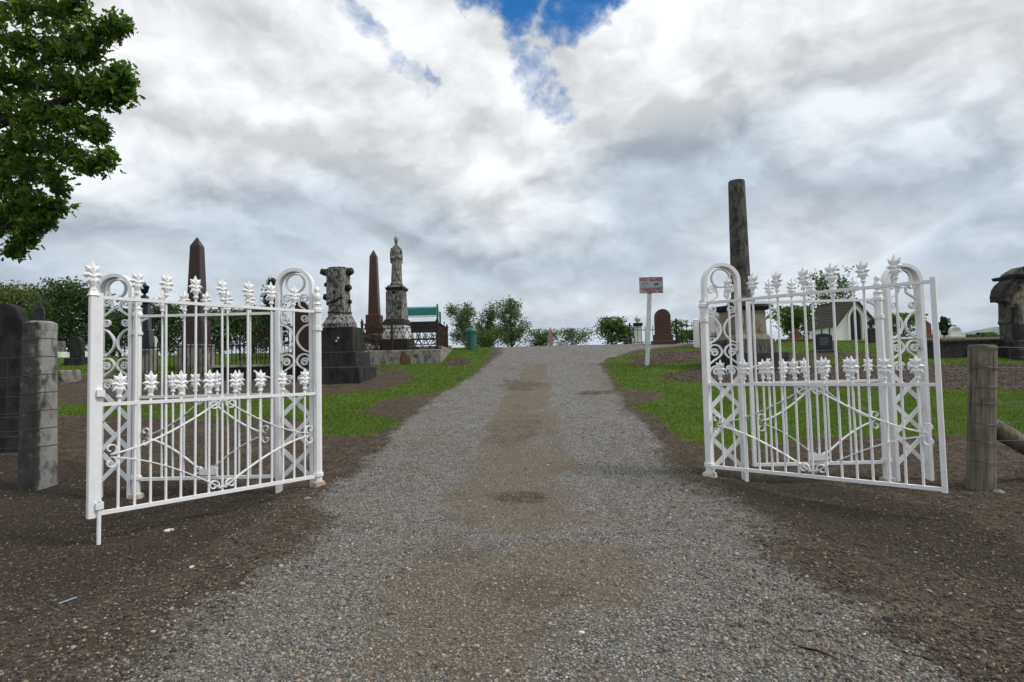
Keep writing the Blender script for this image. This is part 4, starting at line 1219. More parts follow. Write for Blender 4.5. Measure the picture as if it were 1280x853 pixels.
# right of the driveway
d = 28.0; p = stand(798, d); k = d / FPX
t = thing('draped_urn_monument', 'slim white monument with draped urn on the skyline left of the sign post', 'monument', (p[0], d, p[2]))
z = lambda v: zpx(798, v, d) - p[2]
MB().taper(-.1, z(428), .5, .5, .48, .48, bev=.02).build('base', M['white_stone'], t)
MB().taper(z(428), z(408), .31, .31, .29, .29, bev=.02).build('pedestal', M['white_stone'], t)
MB().taper(z(408), z(404), .37, .37, .40, .40, bev=.01).build('cornice', M['dark_stone'], t)
weighted(MB().lathe([(.09, z(404)), (.06, z(403)), (.15, z(400.5)), (.16, z(398.5)), (.10, z(396.5)), (.05, z(395)), (.01, z(393.4))], 10).build('urn', M['white_stone'], t))
headstone('rounded red-brown headstone standing right of the NO GLASS sign post', 829, 386.5, 24, 19.5, 'red_granite', 'round', ((1.4, .22), (1.15, .25)), .2, rows=6, lm='brown_granite')
q0, q1 = stand(788, 26.0), stand(826, 26.0)
railing('black iron railing beside the slim white urn monument', q0, q1, .72, .16, 'iron', None)
q0, q1 = stand(846, 24.5), stand(905, 24.5)
railing('black iron railing between the red-brown headstone and the white post', q0, q1, .85, .2, 'iron', None)
p = stand(871, 21.8)
t = thing('marker_post', 'plain square white post left of the right gate', 'post', p)
MB().taper(-.1, zpx(871, 400.5, 21.8) - p[2], .185, .185, .18, .18, bev=.012).build('post_body', M['white_wash'], t)
MB().taper(zpx(871, 400.5, 21.8) - p[2] + .001, zpx(871, 399.5, 21.8) - p[2], .20, .20, .12, .12).build('cap', M['white_wash'], t)
headstone('brown headstone directly behind the plain white post', 880, 403, 24.0, 13, 'brown_granite', 'flat', ((1.3, .2),), .2)
headstone('white inscribed headstone seen through the right pier scrollwork', 899, 384, 21.5, 22, 'white_stone', 'round', ((1.3, .22),), .14, rows=5)
q0, q1 = stand(886, 20.6), stand(915, 20.6)
railing('low black iron railing in front of the white inscribed headstone', q0, q1, .62, .13, 'iron', None)

# broken column
d = 16.8; U = 935.5; p = stand(U, d); k = d / FPX
t = thing('broken_column_monument', 'tall weathered round column on an olive stone pedestal behind the right gate', 'monument', (p[0], d + .3, p[2]), math.radians(21))
z = lambda v: zpx(U, v, d) - p[2]
MB().taper(-.2, z(441), 1.75, 1.75, 1.72, 1.72, bev=.03).build('step', M['dark_stone'], t)
MB().taper(z(441), z(424), 1.28, 1.28, 1.24, 1.24, bev=.03).build('step', M['column'], t)
MB().taper(z(424), z(419), 1.08, 1.08, 1.0, 1.0, bev=.01).build('moulding', M['sandstone'], t)
MB().taper(z(419), z(388), .93, .93, .90, .90, bev=.015).build('die', M['sandstone'], t)
for a in range(4):
    o = MB().box((0, -.468, (z(416) + z(392)) / 2), (.66, .012, z(392) - z(416) - .04)).build('panel', M['sandstone'], t); o.rotation_euler = (0, 0, a * math.pi / 2)
MB().taper(z(388) + .001, z(384), .98, .98, 1.12, 1.12).build('cornice', M['dark_stone'], t)
MB().taper(z(384) + .001, z(381), 1.16, 1.16, 1.14, 1.14).build('cornice', M['dark_stone'], t)
zc2, ztp = z(381), z(221.5)
rb, rt_ = 12.2 * k, 10.2 * k
prof = [(rb * 1.45, zc2 + .001), (rb * 1.45, zc2 + .08), (rb * 1.25, zc2 + .14), (rb * 1.28, zc2 + .19), (rb * 1.03, zc2 + .25), (rb, zc2 + .3)]
for q in np.linspace(.1, 1, 8): prof.append((rb + (rt_ - rb) * q, zc2 + .3 + (ztp - zc2 - .36) * q))
prof += [(rt_ * .94, ztp - .02), (rt_ * .6, ztp)]
weighted(MB().lathe(prof, 28).build('column', M['column'], t), 45)

headstone('polished blue-black headstone with white lettering before the white chapel', 1029, 417, 20.0, 22, 'black_granite', 'low', ((1.15, .15),), .16, rows=5, lm='letter')
# brick plot walls
def plot_wall(label, u0, u1, d, vtop, mat, cop='kerb', th=.24):
    a, b = stand(u0, d), stand(u1, d)
    zz = min(a[2], b[2]); L = b[0] - a[0]
    t = thing('plot_wall', label, 'low wall', (a[0], d, zz))
    h = zpx((u0 + u1) / 2, vtop, d) - zz
    MB().taper(-.25, h - .06, L, th, L, th, cx=L / 2, bev=.01).build('wall', M[mat], t)
    n = max(2, int(L / 1.1)); 
    for i in range(n):
        MB().taper(h - .059, h + random.uniform(-.008, .008), L / n - .012, th + .07, L / n - .02, th + .05, cx=L * (i + .5) / n, bev=.012).build('coping_stone', M[cop], t)
    return t
plot_wall('low red brick plot wall left of the blue-black headstone', 972, 1018, 23.5, 424, 'brick', 'brick')
plot_wall('low brown stone plot wall in front of the white chapel', 1042, 1112, 23.5, 425.5, 'kerb', 'dark_stone')
headstone('small brown gabled headstone at the left end of the brick wall', 994, 412, 24.6, 12, 'brick', 'gable', ((1.2, .2),), .25)
# dark cross monument
d = 22.0; p = stand(1089.5, d); k = d / FPX
t = thing('cross_monument', 'dark square pedestal topped by a small wheel cross right of the chapel door', 'monument', (p[0], d, p[2]))
z = lambda v: zpx(1089.5, v, d) - p[2]
MB().taper(-.1, z(431), .62, .6, .6, .58, bev=.02).build('base', M['brown_granite'], t)
MB().taper(z(431), z(410.5), .36, .34, .34, .32, bev=.02).build('pedestal', M['dark_stone'], t)
cz = z(404.5)
mb = MB(); mb.box((0, 0, (z(410.5) + z(400.5)) / 2), (.075, .07, z(400.5) - z(410.5))); mb.box((0, 0, cz + .01), (.24, .068, .075))
mb.ribbon([(.085 * math.cos(a), cz + .01 + .085 * math.sin(a)) for a in np.linspace(0, 2 * math.pi, 17)], .03, .05)
mb.build('cross', M['dark_stone'], t)

# chapel
d = 42.0; p = stand(1070, d); k = d / FPX
cx0, cx1 = at_depth(1046, 410, d)[0], at_depth(1093, 410, d)[0]
Wc = cx1 - cx0; Lc = 4.6
t = thing('chapel', 'small white gabled chapel with shingle roof and pointed arch door', 'chapel', ((cx0 + cx1) / 2, d, p[2] - .1))
z = lambda v: zpx(1070, v, d) - p[2] + .1
ev, ap = z(404), z(375)
hw_ = Wc / 2
dw = 8.0 * k; dh, dsp = z(384.5), z(400)
arch_in = [(dw, 0), (dw, dsp)] + [(dw - (2 * dw) * (1 - math.cos(a)) , dsp + (dh - dsp) * math.sin(a) / math.sin(math.acos(.5))) for a in np.linspace(0, math.acos(.5), 9)][1:]
right = [(x, zz) for x, zz in arch_in]
left = [(-x, zz) for x, zz in right[::-1]][1:]
hole = right + left                                    # up the right jamb, over the point, down the left
outer_r = [(hw_, 0), (hw_, ev), (0, ap)]
MB().prism([(dw, 0), (hw_, 0), (hw_, ev), (0, ap), (0, dh)] + right[::-1][1:-1], 0, .3).build('wall', M['white_wash'], t)
MB().prism([(-dw, 0)] + [(-x, zz) for x, zz in right[1:-1]] + [(0, dh), (0, ap), (-hw_, ev), (-hw_, 0)], 0, .3).build('wall', M['white_wash'], t)
MB().box((-hw_ + .15, .301 + (Lc - .3) / 2, ev / 2), (.3, Lc - .3, ev)).build('wall', M['white_wash'], t)
MB().box((hw_ - .15, .301 + (Lc - .3) / 2, ev / 2), (.3, Lc - .3, ev)).build('wall', M['white_wash'], t)
MB().prism([(-hw_ + .31, 0), (hw_ - .31, 0), (hw_ - .31, ev), (0, ap - .3), (-hw_ + .31, ev)], Lc - .32, Lc - .02).build('wall', M['white_wash'], t)
dr = MB().prism(hole, .16, .22).build('door', M['door'], t)
MB().ribbon([(x * 1.10, zz * 1.012) for x, zz in right] + [(x * 1.10, zz * 1.012) for x, zz in left], .16, .12, -.04).build('arch_surround', M['white_wash'], dr)
for yy in (.9, 2.0, 3.2):
    w = MB().prism([(-.13, ev * .35), (.13, ev * .35), (.13, ev * .7)] + [(.13 * math.cos(a), ev * .7 + .16 * math.sin(a)) for a in np.linspace(.3, math.pi - .3, 7)] + [(-.13, ev * .7)], -.012, .0).build('window', M['door'], t)
    w.rotation_euler = (0, 0, -math.pi / 2); w.location = (-hw_ - .002, yy, 0)
    h_ = MB().ribbon([(-.17, ev * .33), (-.17, ev * .7)] + [(.17 * math.cos(a), ev * .7 + .2 * math.sin(a)) for a in np.linspace(math.pi - .3, .3, 7)] + [(.17, ev * .7), (.17, ev * .33)], .07, .06, -.03).build('window_hood', M['white_wash'], w)
sl = math.atan2(ap - ev, hw_); sll = math.hypot(ap - ev, hw_) + .35
for s in (-1, 1):
    mb = MB(); nC = 9
    for i in range(nC):
        a0, a1 = sll * i / nC, sll * (i + 1) / nC
        pt = lambda a, up: (s * (a * math.cos(sl) + up * math.sin(sl)), ap + .06 - a * math.sin(sl) + up * math.cos(sl))
        mb.prism([pt(a0 - .05, .015 + .001 * s), pt(a1, .055), pt(a1, .015), pt(a0 - .05, -.02)], -.25, Lc + .2)
    tag(mb.build('roof', M['shingle'], t), 'brown weathered shingle roof slope')
    MB().prism([(s * 0.02, ap + .03), (s * sll * math.cos(sl), ap + .03 - sll * math.sin(sl)), (s * sll * math.cos(sl), ap - .10 - sll * math.sin(sl)), (s * .02, ap - .12)], -.24, -.20).build('bargeboard', M['shingle'], t)
MB().box((0, (Lc) / 2, ap + .085), (.22, Lc + .5, .07)).build('ridge_cap', M['shingle'], t)

# far right group
headstone('brown pointed headstone just right of the outer right gate pier', 1156, 400, 26, 13, 'brick', 'gable', ((1.25, .25),), .25)
headstone('small pale headstone beside the brown pointed headstone', 1171, 412, 27, 9, 'white_stone', 'round', ((1.3, .2),), .14)
headstone('white round-topped headstone above the dark stone wall', 1194, 408, 27, 14.5, 'white_stone', 'round', ((1.3, .2),), .16, rows=3)
wd = float(on_ground(1200, 447)[1])
plot_wall('long dark stone plot wall behind the timber fence post', 1158, 1252, wd, 425, 'dark_stone', 'dark_stone', .3)
d = wd - .6; U = 1306
p = stand(U, d); k = d / FPX
t = thing('pedimented_monument', 'large blackened monument with scrolled shoulders at the right edge', 'monument', (p[0], d + .45, p[2] - .05))
z = lambda v: zpx(U, v, d) - p[2] + .05
X = lambda u: (u - U) * k
MB().taper(-.2, z(436), 82 * k, 1.5, 81 * k, 1.48, bev=.03).build('step', M['dark_stone'], t)
MB().taper(z(436) + .001, z(425), 78 * k, 1.3, 77 * k, 1.28, bev=.03).build('plinth', M['dark_stone'], t)
half = [(X(1272), z(424.9)), (X(1272), z(404)), (X(1270), z(402)), (X(1271.5), z(398)), (X(1272.5), z(376)), (X(1265.5), z(374)), (X(1265), z(368)), (X(1267), z(361)), (X(1271), z(355)), (X(1277), z(350)), (X(1280), z(348)), (X(1280), z(344)), (X(1277.5), z(342)), (X(1278), z(340)), (X(1286), z(335)), (X(1293), z(331.5)), (X(1303), z(330))]
full = half + [(-x, zz) for x, zz in half[::-1]]
MB().prism(full, -.30, .14).build('die', M['column'], t)
MB().prism([(x * .80, z(424) + (zz - z(424)) * .82) for x, zz in full], -.40, -.302).build('panel', M['sandstone'], t)
for s in (-1, 1):
    MB().taper(z(424), z(404), .22, .20, .20, .18, cx=s * X(1278), cy=-.42, bev=.02).build('pilaster', M['dark_stone'], t)
    MB().taper(z(404), z(378), .17, .16, .15, .15, cx=s * X(1278), cy=-.40, bev=.02).build('pilaster', M['column'], t)
    hood = [(s * X(1264.5), z(375)), (s * X(1264), z(368)), (s * X(1266), z(360.5)), (s * X(1270.5), z(354)), (s * X(1277), z(349)), (s * X(1284), z(346))]
    MB().ribbon(hood, .07, .52, -.1).build('scroll_hood', M['dark_stone'], t)
MB().taper(z(346), z(342), 56 * k, .9, 58 * k, .94).build('cornice', M['dark_stone'], t)
MB().box((0, -.80, z(450)), (84 * k, .006, .03)).build('tape', M['tape'], t)
MB().taper(-.2, z(445), 90 * k, 1.75, 90 * k, 1.75, bev=.03).build('step', M['dark_stone'], t)

# ------------------------------------------------------------------ trees and shrubs
def leaves(name, C_, size, mat, parent, shape='rhomb', flat=.5):
    n = len(C_)
    Rm = rotations(n)
    if flat:                                   # bias leaf blades towards horizontal
        Rm2 = rotations(n)
    if shape == 'rhomb':
        B = np.array([(-.5, 0, 0), (0, -.26, .05), (.5, 0, 0), (0, .26, .05)])
    elif shape == 'needle':
        B = np.array([(-.5, -.05, 0), (.5, -.03, 0), (.5, .03, 0), (-.5, .05, 0)])
    else:
        B = np.array([(-.5, 0, 0), (-.22, -.16, .02), (-.12, -.09, .0), (.08, -.27, .05), (.16, -.12, .01), (.34, -.20, .04), (.5, 0, 0), (.34, .20, .04), (.16, .12, .01), (.08, .27, .05), (-.12, .09, 0), (-.22, .16, .02)])
    m = len(B)
    s = size * rng.uniform(.65, 1.25, n)
    V = np.einsum('nij,kj->nki', Rm, B) * s[:, None, None] + C_[:, None, :]
    return bulk(name, V, np.arange(n * m), mat, m, None, parent)
def tree(name, label, base, h, w, mat, n_limb=26, n_leaf=3000, leaf=.12, cb=.15, spread=.16, up=.6, cat='tree', group=None, prof=None, trunk_r=None, stems=1, shape='rhomb', seed=None, full=.0):
    R = np.random.default_rng(seed if seed is not None else random.randrange(9999))
    t = thing(name, label, cat, base, R.random() * 6, group)
    prof = prof or (lambda f: math.sin(math.pi * min(1, max(0, (f - cb) / (1 - cb) * .85 + .12))) ** .7)
    tr = trunk_r or h * .018
    wood = MB(); pts = []; wts = []
    for sidx in range(stems):
        tilt = R.normal(0, .06 + .12 * (stems > 1), 2)
        ax = lambda f: Vector((tilt[0] * h * f * f + .02 * h * math.sin(5 * f + sidx), tilt[1] * h * f * f + .02 * h * math.cos(4 * f + sidx), h * f))
        wood.tube([ax(f) - Vector((0, 0, .15 if f == 0 else 0)) for f in np.linspace(0, .97, 9)], [tr * (1.25 if f == 0 else 1) * (1 - .88 * f) for f in np.linspace(0, .97, 9)], 7)
        for i in range(n_limb // stems):
            f = cb + (.97 - cb) * (i + R.random()) / (n_limb // stems)
            az = i * 2.4 + R.normal(0, .4)
            ln = w / 2 * prof(f) * R.uniform(.7, 1.15)
            s0 = ax(f * .93)
            e = s0 + Vector((math.cos(az) * ln, math.sin(az) * ln, up * ln * R.uniform(.5, 1.3)))
            e.z = min(e.z, h * R.uniform(.72, .985))
            mid_ = (s0 + e) / 2 + Vector((0, 0, min(ln * .12, h * .05))) + Vector(R.normal(0, .05 * ln, 3))
            wood.tube([s0, mid_, e], [tr * .38 * (1 - .6 * f), tr * .24 * (1 - .6 * f), tr * .08], 5)
            for tt in np.linspace(.15 if full else .3, 1.05, 9):
                q = s0.lerp(mid_, tt * 2) if tt < .5 else mid_.lerp(e, tt * 2 - 1)
                pts.append(q); wts.append(max(.3, ln) * (.5 + tt))
    wood.build('trunk', M['bark'], t, fixn=False)
    P_ = np.array([tuple(q) for q in pts]); wts = np.array(wts); wts /= wts.sum()
    # leaves gather in twig clumps
    nc = max(20, n_leaf // 14)
    cc = P_[R.choice(len(P_), nc, p=wts)] + R.normal(0, spread * w * .35, (nc, 3))
    C_ = cc[R.integers(0, nc, n_leaf)] + R.normal(0, leaf * 1.15, (n_leaf, 3))
    C_ = C_[(C_[:, 2] > .03) & (C_[:, 2] < h * 1.01)]
    leaves('crown', C_, leaf, mat, t, shape)
    return t
def tree_px(name, label, u, d, vtop, wpx, mat, **kw):
    p = stand(u, d)
    return tree(name, label, p, zpx(u, vtop, d) - p[2], wpx * d / FPX, mat, **kw)

# distant round trees, far left
tree_px('round_tree', 'olive round-crowned tree at the far left behind the blackened headstone', 12, 46, 355, 78, M['far_leaf'], n_limb=60, n_leaf=9000, leaf=.26, cb=.08, spread=.2, full=1, seed=1, trunk_r=.16)
tree_px('round_tree', 'dark green round tree between the concrete post and the left gate', 88, 44, 351, 76, M['deep_leaf'], n_limb=60, n_leaf=9000, leaf=.25, cb=.06, spread=.2, full=1, seed=2, trunk_r=.16)
tree_px('round_tree', 'broad olive tree showing between the two crowns at the far left', 48, 52, 362, 60, M['far_leaf'], n_limb=50, n_leaf=7000, leaf=.27, cb=.08, spread=.2, full=1, seed=3, trunk_r=.16)
tree_px('round_tree', 'low green tree behind the left gate boxed post', 140, 48, 385, 70, M['deep_leaf'], n_limb=50, n_leaf=7000, leaf=.26, cb=.05, spread=.2, full=1, seed=4, trunk_r=.14)
for (u, d, vt, w, sd, lb) in ((205, 33, 376, 46, 5, 'dark bushy tree right of the black urn monument'), (276, 34, 386, 54, 6, 'dark bushy tree right of the brown obelisk'),
                              (318, 35, 384, 46, 7, 'low dark bush left of the pointed conifer')):
    tree_px('bushy_tree', lb, u, d, vt, w, M['deep_leaf'], n_limb=36, n_leaf=4200, leaf=.2, cb=.05, spread=.2, full=1, seed=sd, trunk_r=.09)
def conifer(label, u, d, vtop, wpx, n=3600, seed=0):
    p = stand(u, d); h = zpx(u, vtop, d) - p[2]; w = wpx * d / FPX
    R = np.random.default_rng(seed)
    t = thing('conifer', label, 'tree', p)
    wd_ = MB(); wd_.tube([(0, 0, -.1), (.02 * h, 0, h * .5), (0, 0, h)], [h * .02, h * .013, .008], 7)
    C_ = []
    nb = 46
    for i in range(nb):
        f = .08 + .9 * i / nb
        ln = w / 2 * (1 - f) ** .85 * R.uniform(.7, 1.2) + .05
        az = i * 2.4 + R.normal(0, .3)
        s0 = Vector((0, 0, h * f)); e = s0 + Vector((math.cos(az) * ln, math.sin(az) * ln, ln * R.uniform(.05, .45)))
        wd_.tube([s0, e], [h * .006 * (1 - f) + .004, .003], 4)
        m = int(n / nb * (ln / (w / 2) + .25))
        tt = R.random(m) ** .8
        C_.append(np.array(s0)[None] + (np.array(e) - np.array(s0))[None] * tt[:, None] + R.normal(0, .05 * w, (m, 3)) * np.array([1, 1, .6]))
    wd_.build('trunk', M['bark'], t, fixn=False)
    leaves('crown', np.concatenate(C_), .16 * d / 30, M['needle'], t, 'rhomb')
conifer('tall dark conifer behind the left pedestrian gate', 340, 30, 347, 52, 5200, 11)
conifer('small dark conifer above the stone wall at right', 1181, 30, 397, 24, 1600, 12)
# slender trees on the skyline by the bin
tree_px('slender_tree', 'slender airy tree on the skyline behind the green bin', 585, 36, 375, 38, M['grey_leaf'], n_limb=44, n_leaf=5600, leaf=.13, cb=.04, spread=.07, up=1.1, stems=2, seed=21, prof=lambda f: max(.12, (1 - f) ** .6))
tree_px('slender_tree', 'airy upright tree just right of the green bin', 606, 38, 374, 34, M['grey_leaf'], n_limb=40, n_leaf=4800, leaf=.13, cb=.04, spread=.07, up=1.1, stems=2, seed=22, prof=lambda f: max(.12, (1 - f) ** .6))
tree_px('slender_tree', 'tallest airy tree on the skyline left of the driveway', 640, 36, 368, 44, M['grey_leaf'], n_limb=46, n_leaf=6000, leaf=.13, cb=.04, spread=.06, up=1.1, stems=1, seed=23, prof=lambda f: max(.10, (1 - f) ** .7))
tree_px('skyline_shrub', 'low leafy shrub at the foot of the tallest skyline tree', 612, 35, 412, 60, M['fresh_leaf'], n_limb=24, n_leaf=2400, leaf=.13, cb=.02, up=.7, stems=3, cat='shrub', seed=24)
tree_px('skyline_shrub', 'low dark shrub on the crest beside the pink obelisk', 677, 37, 412, 36, M['fresh_leaf'], n_limb=24, n_leaf=2200, leaf=.14, cb=.02, up=.6, stems=3, cat='shrub', seed=25)
tree_px('skyline_shrub', 'spreading thin shrub on the crest right of the pink obelisk', 716, 37, 411, 50, M['grey_leaf'], n_limb=28, n_leaf=2000, leaf=.13, cb=.02, up=.9, stems=4, cat='shrub', seed=26)
tree_px('leafy_shrub', 'bright green leafy bush on the crest right of the driveway', 765, 30, 397, 34, M['fresh_leaf'], n_limb=30, n_leaf=3000, leaf=.13, cb=.02, up=.9, stems=4, cat='shrub', seed=27)
tree_px('leafy_shrub', 'small green bush beside the slim white urn monument', 783, 30, 408, 20, M['fresh_leaf'], n_limb=16, n_leaf=800, leaf=.16, cb=.02, up=.9, stems=3, cat='shrub', seed=28)
tree_px('leafy_shrub', 'yellow-green sapling right of the red-brown headstone', 845, 26.5, 400, 18, M['fresh_leaf'], n_limb=12, n_leaf=420, leaf=.17, cb=.05, up=1.1, stems=3, cat='shrub', seed=29)
tree_px('leafy_shrub', 'dark bush behind the railing left of the white post', 862, 28, 413, 26, M['deep_leaf'], n_limb=16, n_leaf=900, leaf=.16, cb=.02, up=.7, stems=3, cat='shrub', seed=30)
tree_px('leafy_shrub', 'large green bush right of the column monument', 992, 27, 383, 46, M['fresh_leaf'], n_limb=34, n_leaf=2600, leaf=.17, cb=.02, up=.8, stems=4, cat='shrub', seed=31)
tree_px('open_tree', 'open-crowned tree rising behind the chapel roof', 1041, 52, 338, 62, M['fresh_leaf'], n_limb=40, n_leaf=2600, leaf=.24, cb=.25, spread=.14, up=.8, stems=2, seed=32)
tree_px('open_tree', 'leafy tree behind the right outer pier scrollwork', 1126, 40, 392, 40, M['fresh_leaf'], n_limb=26, n_leaf=1900, leaf=.2, cb=.05, up=.8, stems=2, seed=33)
for (u, vt, sd, lb) in ((1207, 419, 34, 'small distant tree right of the white round-topped headstone'), (1223, 417, 35, 'pointed distant tree above the timber post'), (1234, 416.5, 36, 'distant tree above the right side of the timber post'), (1248, 419, 37, 'low distant tree beside the pedimented monument')):
    conifer(lb, u, 60, vt, 11, 700, sd) if sd == 35 else tree_px('distant_tree', lb, u, 60, vt, 13, M['fresh_leaf'], n_limb=16, n_leaf=600, leaf=.3, cb=.03, stems=2, seed=sd)

# oak overhanging from the left
ox, oy = -10.6, 9.6
t = thing('oak_tree', 'large green oak whose leafy boughs hang in at the upper left', 'tree', (ox, oy, gz(ox, oy)))
zb = t.location.z
mb = MB()
mb.tube([(0, 0, -.3), (.05, 0, .5), (.1, .05, 2.0), (.35, 0, 4.0), (.5, .1, 6.5), (.4, .2, 9.5)], [.48, .36, .31, .26, .18, .06], 12)
BOUGH = [  # bough centre lines across the view (pixel, pixel, radius in pixels, distance)
    [(-20, 10, 26, 9.8), (30, 12, 24, 9.4), (75, 8, 20, 9.1), (100, 2, 16, 8.9)],
    [(-10, 50, 26, 9.7), (30, 60, 20, 9.4), (80, 50, 15, 9.1), (115, 45, 15, 8.8), (140, 36, 11, 8.6), (155, 28, 7, 8.5)],
    [(60, 75, 16, 9.2), (95, 66, 13, 8.9), (118, 70, 8, 8.8)],
    [(-10, 105, 30, 9.7), (40, 105, 26, 9.3), (85, 108, 20, 8.9), (120, 112, 15, 8.7), (142, 100, 11, 8.6), (152, 84, 7, 8.5)],
    [(100, 118, 16, 8.9), (135, 122, 13, 8.6), (155, 110, 10, 8.5), (160, 98, 6, 8.4)],
    [(-10, 150, 30, 9.7), (40, 150, 26, 9.3), (85, 148, 20, 8.9), (115, 160, 14, 8.7), (130, 168, 8, 8.6)],
    [(30, 185, 24, 9.4), (70, 185, 20, 9.0), (100, 200, 12, 8.7), (120, 205, 10, 8.6), (138, 196, 7, 8.5)],
    [(-10, 200, 28, 9.7), (30, 210, 20, 9.3), (60, 215, 14, 9.1), (75, 235, 10, 8.9)],
    [(0, 235, 20, 9.6), (35, 245, 17, 9.2), (60, 258, 12, 9.0), (78, 258, 7, 8.9)],
    [(10, 262, 14, 9.3), (42, 272, 13, 9.1), (60, 280, 8, 9.0)],
    [(42, 275, 11, 9.1), (38, 295, 10, 9.0), (24, 310, 9, 9.0), (14, 312, 5, 9.0)],
    [(0, 285, 10, 9.3), (12, 275, 9, 9.2)]]
R = np.random.default_rng(5)
pts = []
for bg_ in BOUGH:
    W3 = [Vector(at_depth(u, v, d) - np.array([ox, oy, zb])) for u, v, r, d in bg_]
    s0 = Vector((.25, .02, max(2.4, min(8.0, W3[0].z * .85))))
    line = smooth_path([tuple(s0)] + [tuple(q) for q in W3], 6)
    mb.tube(line, list(np.linspace(.075, .008, len(line))), 6)
    fine_ = smooth_path([(u, v, r, d) for u, v, r, d in bg_], 9)
    for (u, v, r, d) in fine_:
        c = at_depth(u, v, d) - np.array([ox, oy, zb]); rr = r * d / FPX
        ns = int(2 + rr * rr * 17 + rr * 6)
        sub = R.normal(0, 1, (ns, 3)); sub /= np.linalg.norm(sub, axis=1)[:, None]
        sub = c + sub * (rr * R.random((ns, 1)) ** .5) * np.array([1, 1.7, 1])
        for q in sub:
            if R.random() < .5: mb.tube([tuple(c), tuple(q)], [.006, .0025], 4)
            pts.append(q + R.normal(0, .055, (12, 3)))
# the rest of the crown, up and out of the frame
m = 90
far = np.stack([R.normal(-1.2, 1.6, m), R.normal(.4, 1.9, m), R.uniform(4.5, 10.5, m)], -1)
far = far[(far[:, 0] < .5)]
for q in far:
    pts.append(q + R.normal(0, .34, (60, 3)))
    mb.tube([(.3, .1, q[2] * .7), tuple(q)], [.05, .01], 5)
mb.build('trunk', M['bark'], t, fixn=False)
leaves('crown', np.concatenate(pts), .125, M['oak'], t, 'lobed')

# ------------------------------------------------------------------ small things on the ground
def rock(label, u, v, wpx, mat, hk=.6):
    p = on_ground(u, v); d = p[1]; r = wpx * d / FPX / 2
    t_ = lumpy(MB(), [(r * .8, -r * .3, 0, 0), (r, r * .1, 0, 0), (r * .8, r * hk * .75, .1 * r, 0), (r * .35, r * hk, .1 * r, 0)], 9, .26, random.random() * 9).build('stone', M[mat], None)
    t_.location = (p[0], d, gz(p[0], d) + .002); t_.rotation_euler = (0, 0, random.random() * 6)
    return tag(t_, label, 'stone')
rock('pale flat stone at the foot of the timber fence post', 1248, 617, 13, 'grey_granite')
rock('white chalky chip on the soil below the left gate leaf', 211, 666, 11, 'white_stone', .35)
rock('white chip of stone on the gravel right of centre', 727, 797, 8, 'white_stone')
rock('blue-grey pebble on the gravel at lower right', 1111, 776, 14, 'black_granite')
rock('pale pebble left of the road below the left gate leaf', 240, 708, 6, 'white_stone', .5)
rock('pale round stone at the bottom of the left gate hinge', 384, 624, 8, 'kerb')
rock('small reddish stone beside the left gate hinge foot', 379, 613, 7, 'brick')
rock('rounded tan stone near the middle of the driveway', 690, 675, 8, 'sandstone')
p0, p1 = on_ground(1000, 815), on_ground(1042, 826)
MB().tube([(*p0[:2], gz(*p0[:2]) + .008), (*((p0 + p1) / 2)[:2], gz(*((p0 + p1) / 2)[:2]) + .016), (*p1[:2], gz(*p1[:2]) + .006)], [.004, .006, .003], 6).build('twig', M['rust'], None)
tag(bpy.data.objects['twig'], 'thin reddish twig on the gravel at lower right', 'twig')
p0, p1 = on_ground(72, 757), on_ground(96, 749)
q = MB().tube([(*p0[:2], gz(*p0[:2]) + .008), (*p1[:2], gz(*p1[:2]) + .008)], .004, 6).build('drinking_straw', paint('pale_blue_plastic', (.25, .42, .48), (.2, .25, .25), .3), None)
tag(q, 'pale blue plastic straw on the soil at lower left', 'straw')
p = on_ground(640, 622)

HAZE = 1.0e-4
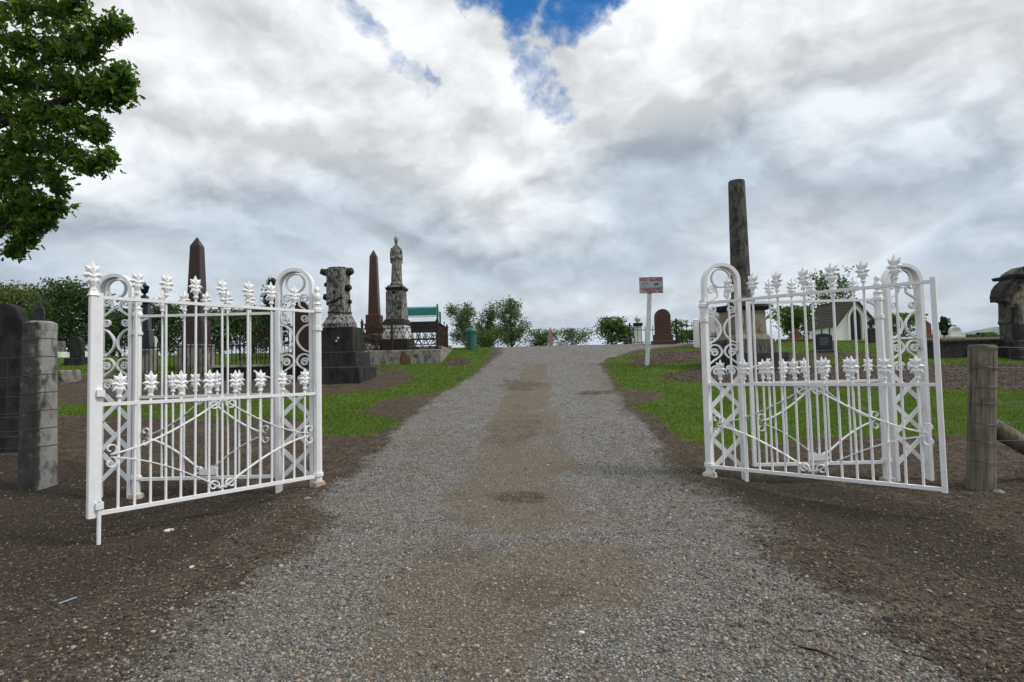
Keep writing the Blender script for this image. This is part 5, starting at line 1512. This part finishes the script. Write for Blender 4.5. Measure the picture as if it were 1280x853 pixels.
# ------------------------------------------------------------------ distant hills
mb = MB()
hx = np.linspace(-5600, 5600, 90)
hh = 60 + 150 * (fbm(hx, hx * 0 + 3, .00035, 4) + .35)
D0 = 4200
bump_x = at_depth(1258, 415, D0)[0]
hh = hh * .5 + 210 * np.exp(-((hx - bump_x - 250) / 900) ** 2)
rows = [[(x, D0 - 1200, -40) for x in hx], [(x, D0 - 500, h * .55 - 10) for x, h in zip(hx, hh)], [(x, D0, h) for x, h in zip(hx, hh)], [(x, D0 + 1300, -40) for x in hx]]
V = [q for r_ in rows for q in r_]; n = len(hx)
mb.add(V, [(k * n + i, k * n + i + 1, (k + 1) * n + i + 1, (k + 1) * n + i) for k in range(3) for i in range(n - 1)])
m, N, b = new_mat('pasture_hills')
co = N.node('ShaderNodeTexCoord').outputs['Object']
N.put(b.inputs['Base Color'], N.mix(N.step(N.noise(co, .004, 5, .6), .4, .6), (.05, .085, .03), (.11, .13, .05)))
b.inputs['Roughness'].default_value = .95
ho = mb.build('hills', m, None, True)
tag(ho, 'distant blue hills on the right horizon', kind='structure')

# ------------------------------------------------------------------ haze: the air between here and the hills
hz = MB().box((0, 2400, 105), (12800, 8600, 310)).build('haze', bpy.data.materials.new('haze_air'), None)
hm = hz.data.materials[0]; hm.use_nodes = True
hm.node_tree.nodes.clear()
Nh = NT(hm.node_tree)
pv = Nh.node('ShaderNodeVolumePrincipled')
pv.inputs['Color'].default_value = (.62, .78, .97, 1)
pv.inputs['Density'].default_value = HAZE
hm.node_tree.links.new(pv.outputs[0], Nh.node('ShaderNodeOutputMaterial').inputs['Volume'])
tag(hz, 'thin pale haze over the distant hills', kind='stuff')

# ------------------------------------------------------------------ groups of alike things
GROUPS = {'gate_pier': 'white scrollwork gate piers', 'drive_gate': 'white iron drive gate leaves', 'pedestrian_gate': 'white iron pedestrian gates', 'headstone': 'headstones among the graves',
          'obelisk': 'obelisks among the graves', 'iron_railing': 'iron railings around graves', 'plot_wall': 'low walls around grave plots', 'round_tree': 'round trees at the far left', 'bushy_tree': 'bushy trees behind the left gate',
          'conifer': 'dark conifers', 'slender_tree': 'airy trees on the skyline', 'skyline_shrub': 'low shrubs on the skyline', 'leafy_shrub': 'leafy bushes right of the driveway', 'open_tree': 'open trees behind the right gate',
          'distant_tree': 'small distant trees at right', 'stone': 'loose stones on the ground', 'wire_fence': 'wire netting fences'}
for o in list(COL.objects):
    if o.parent is None and 'label' in o:
        g = GROUPS.get(o.name.split('.')[0])
        if g: o['group'] = g
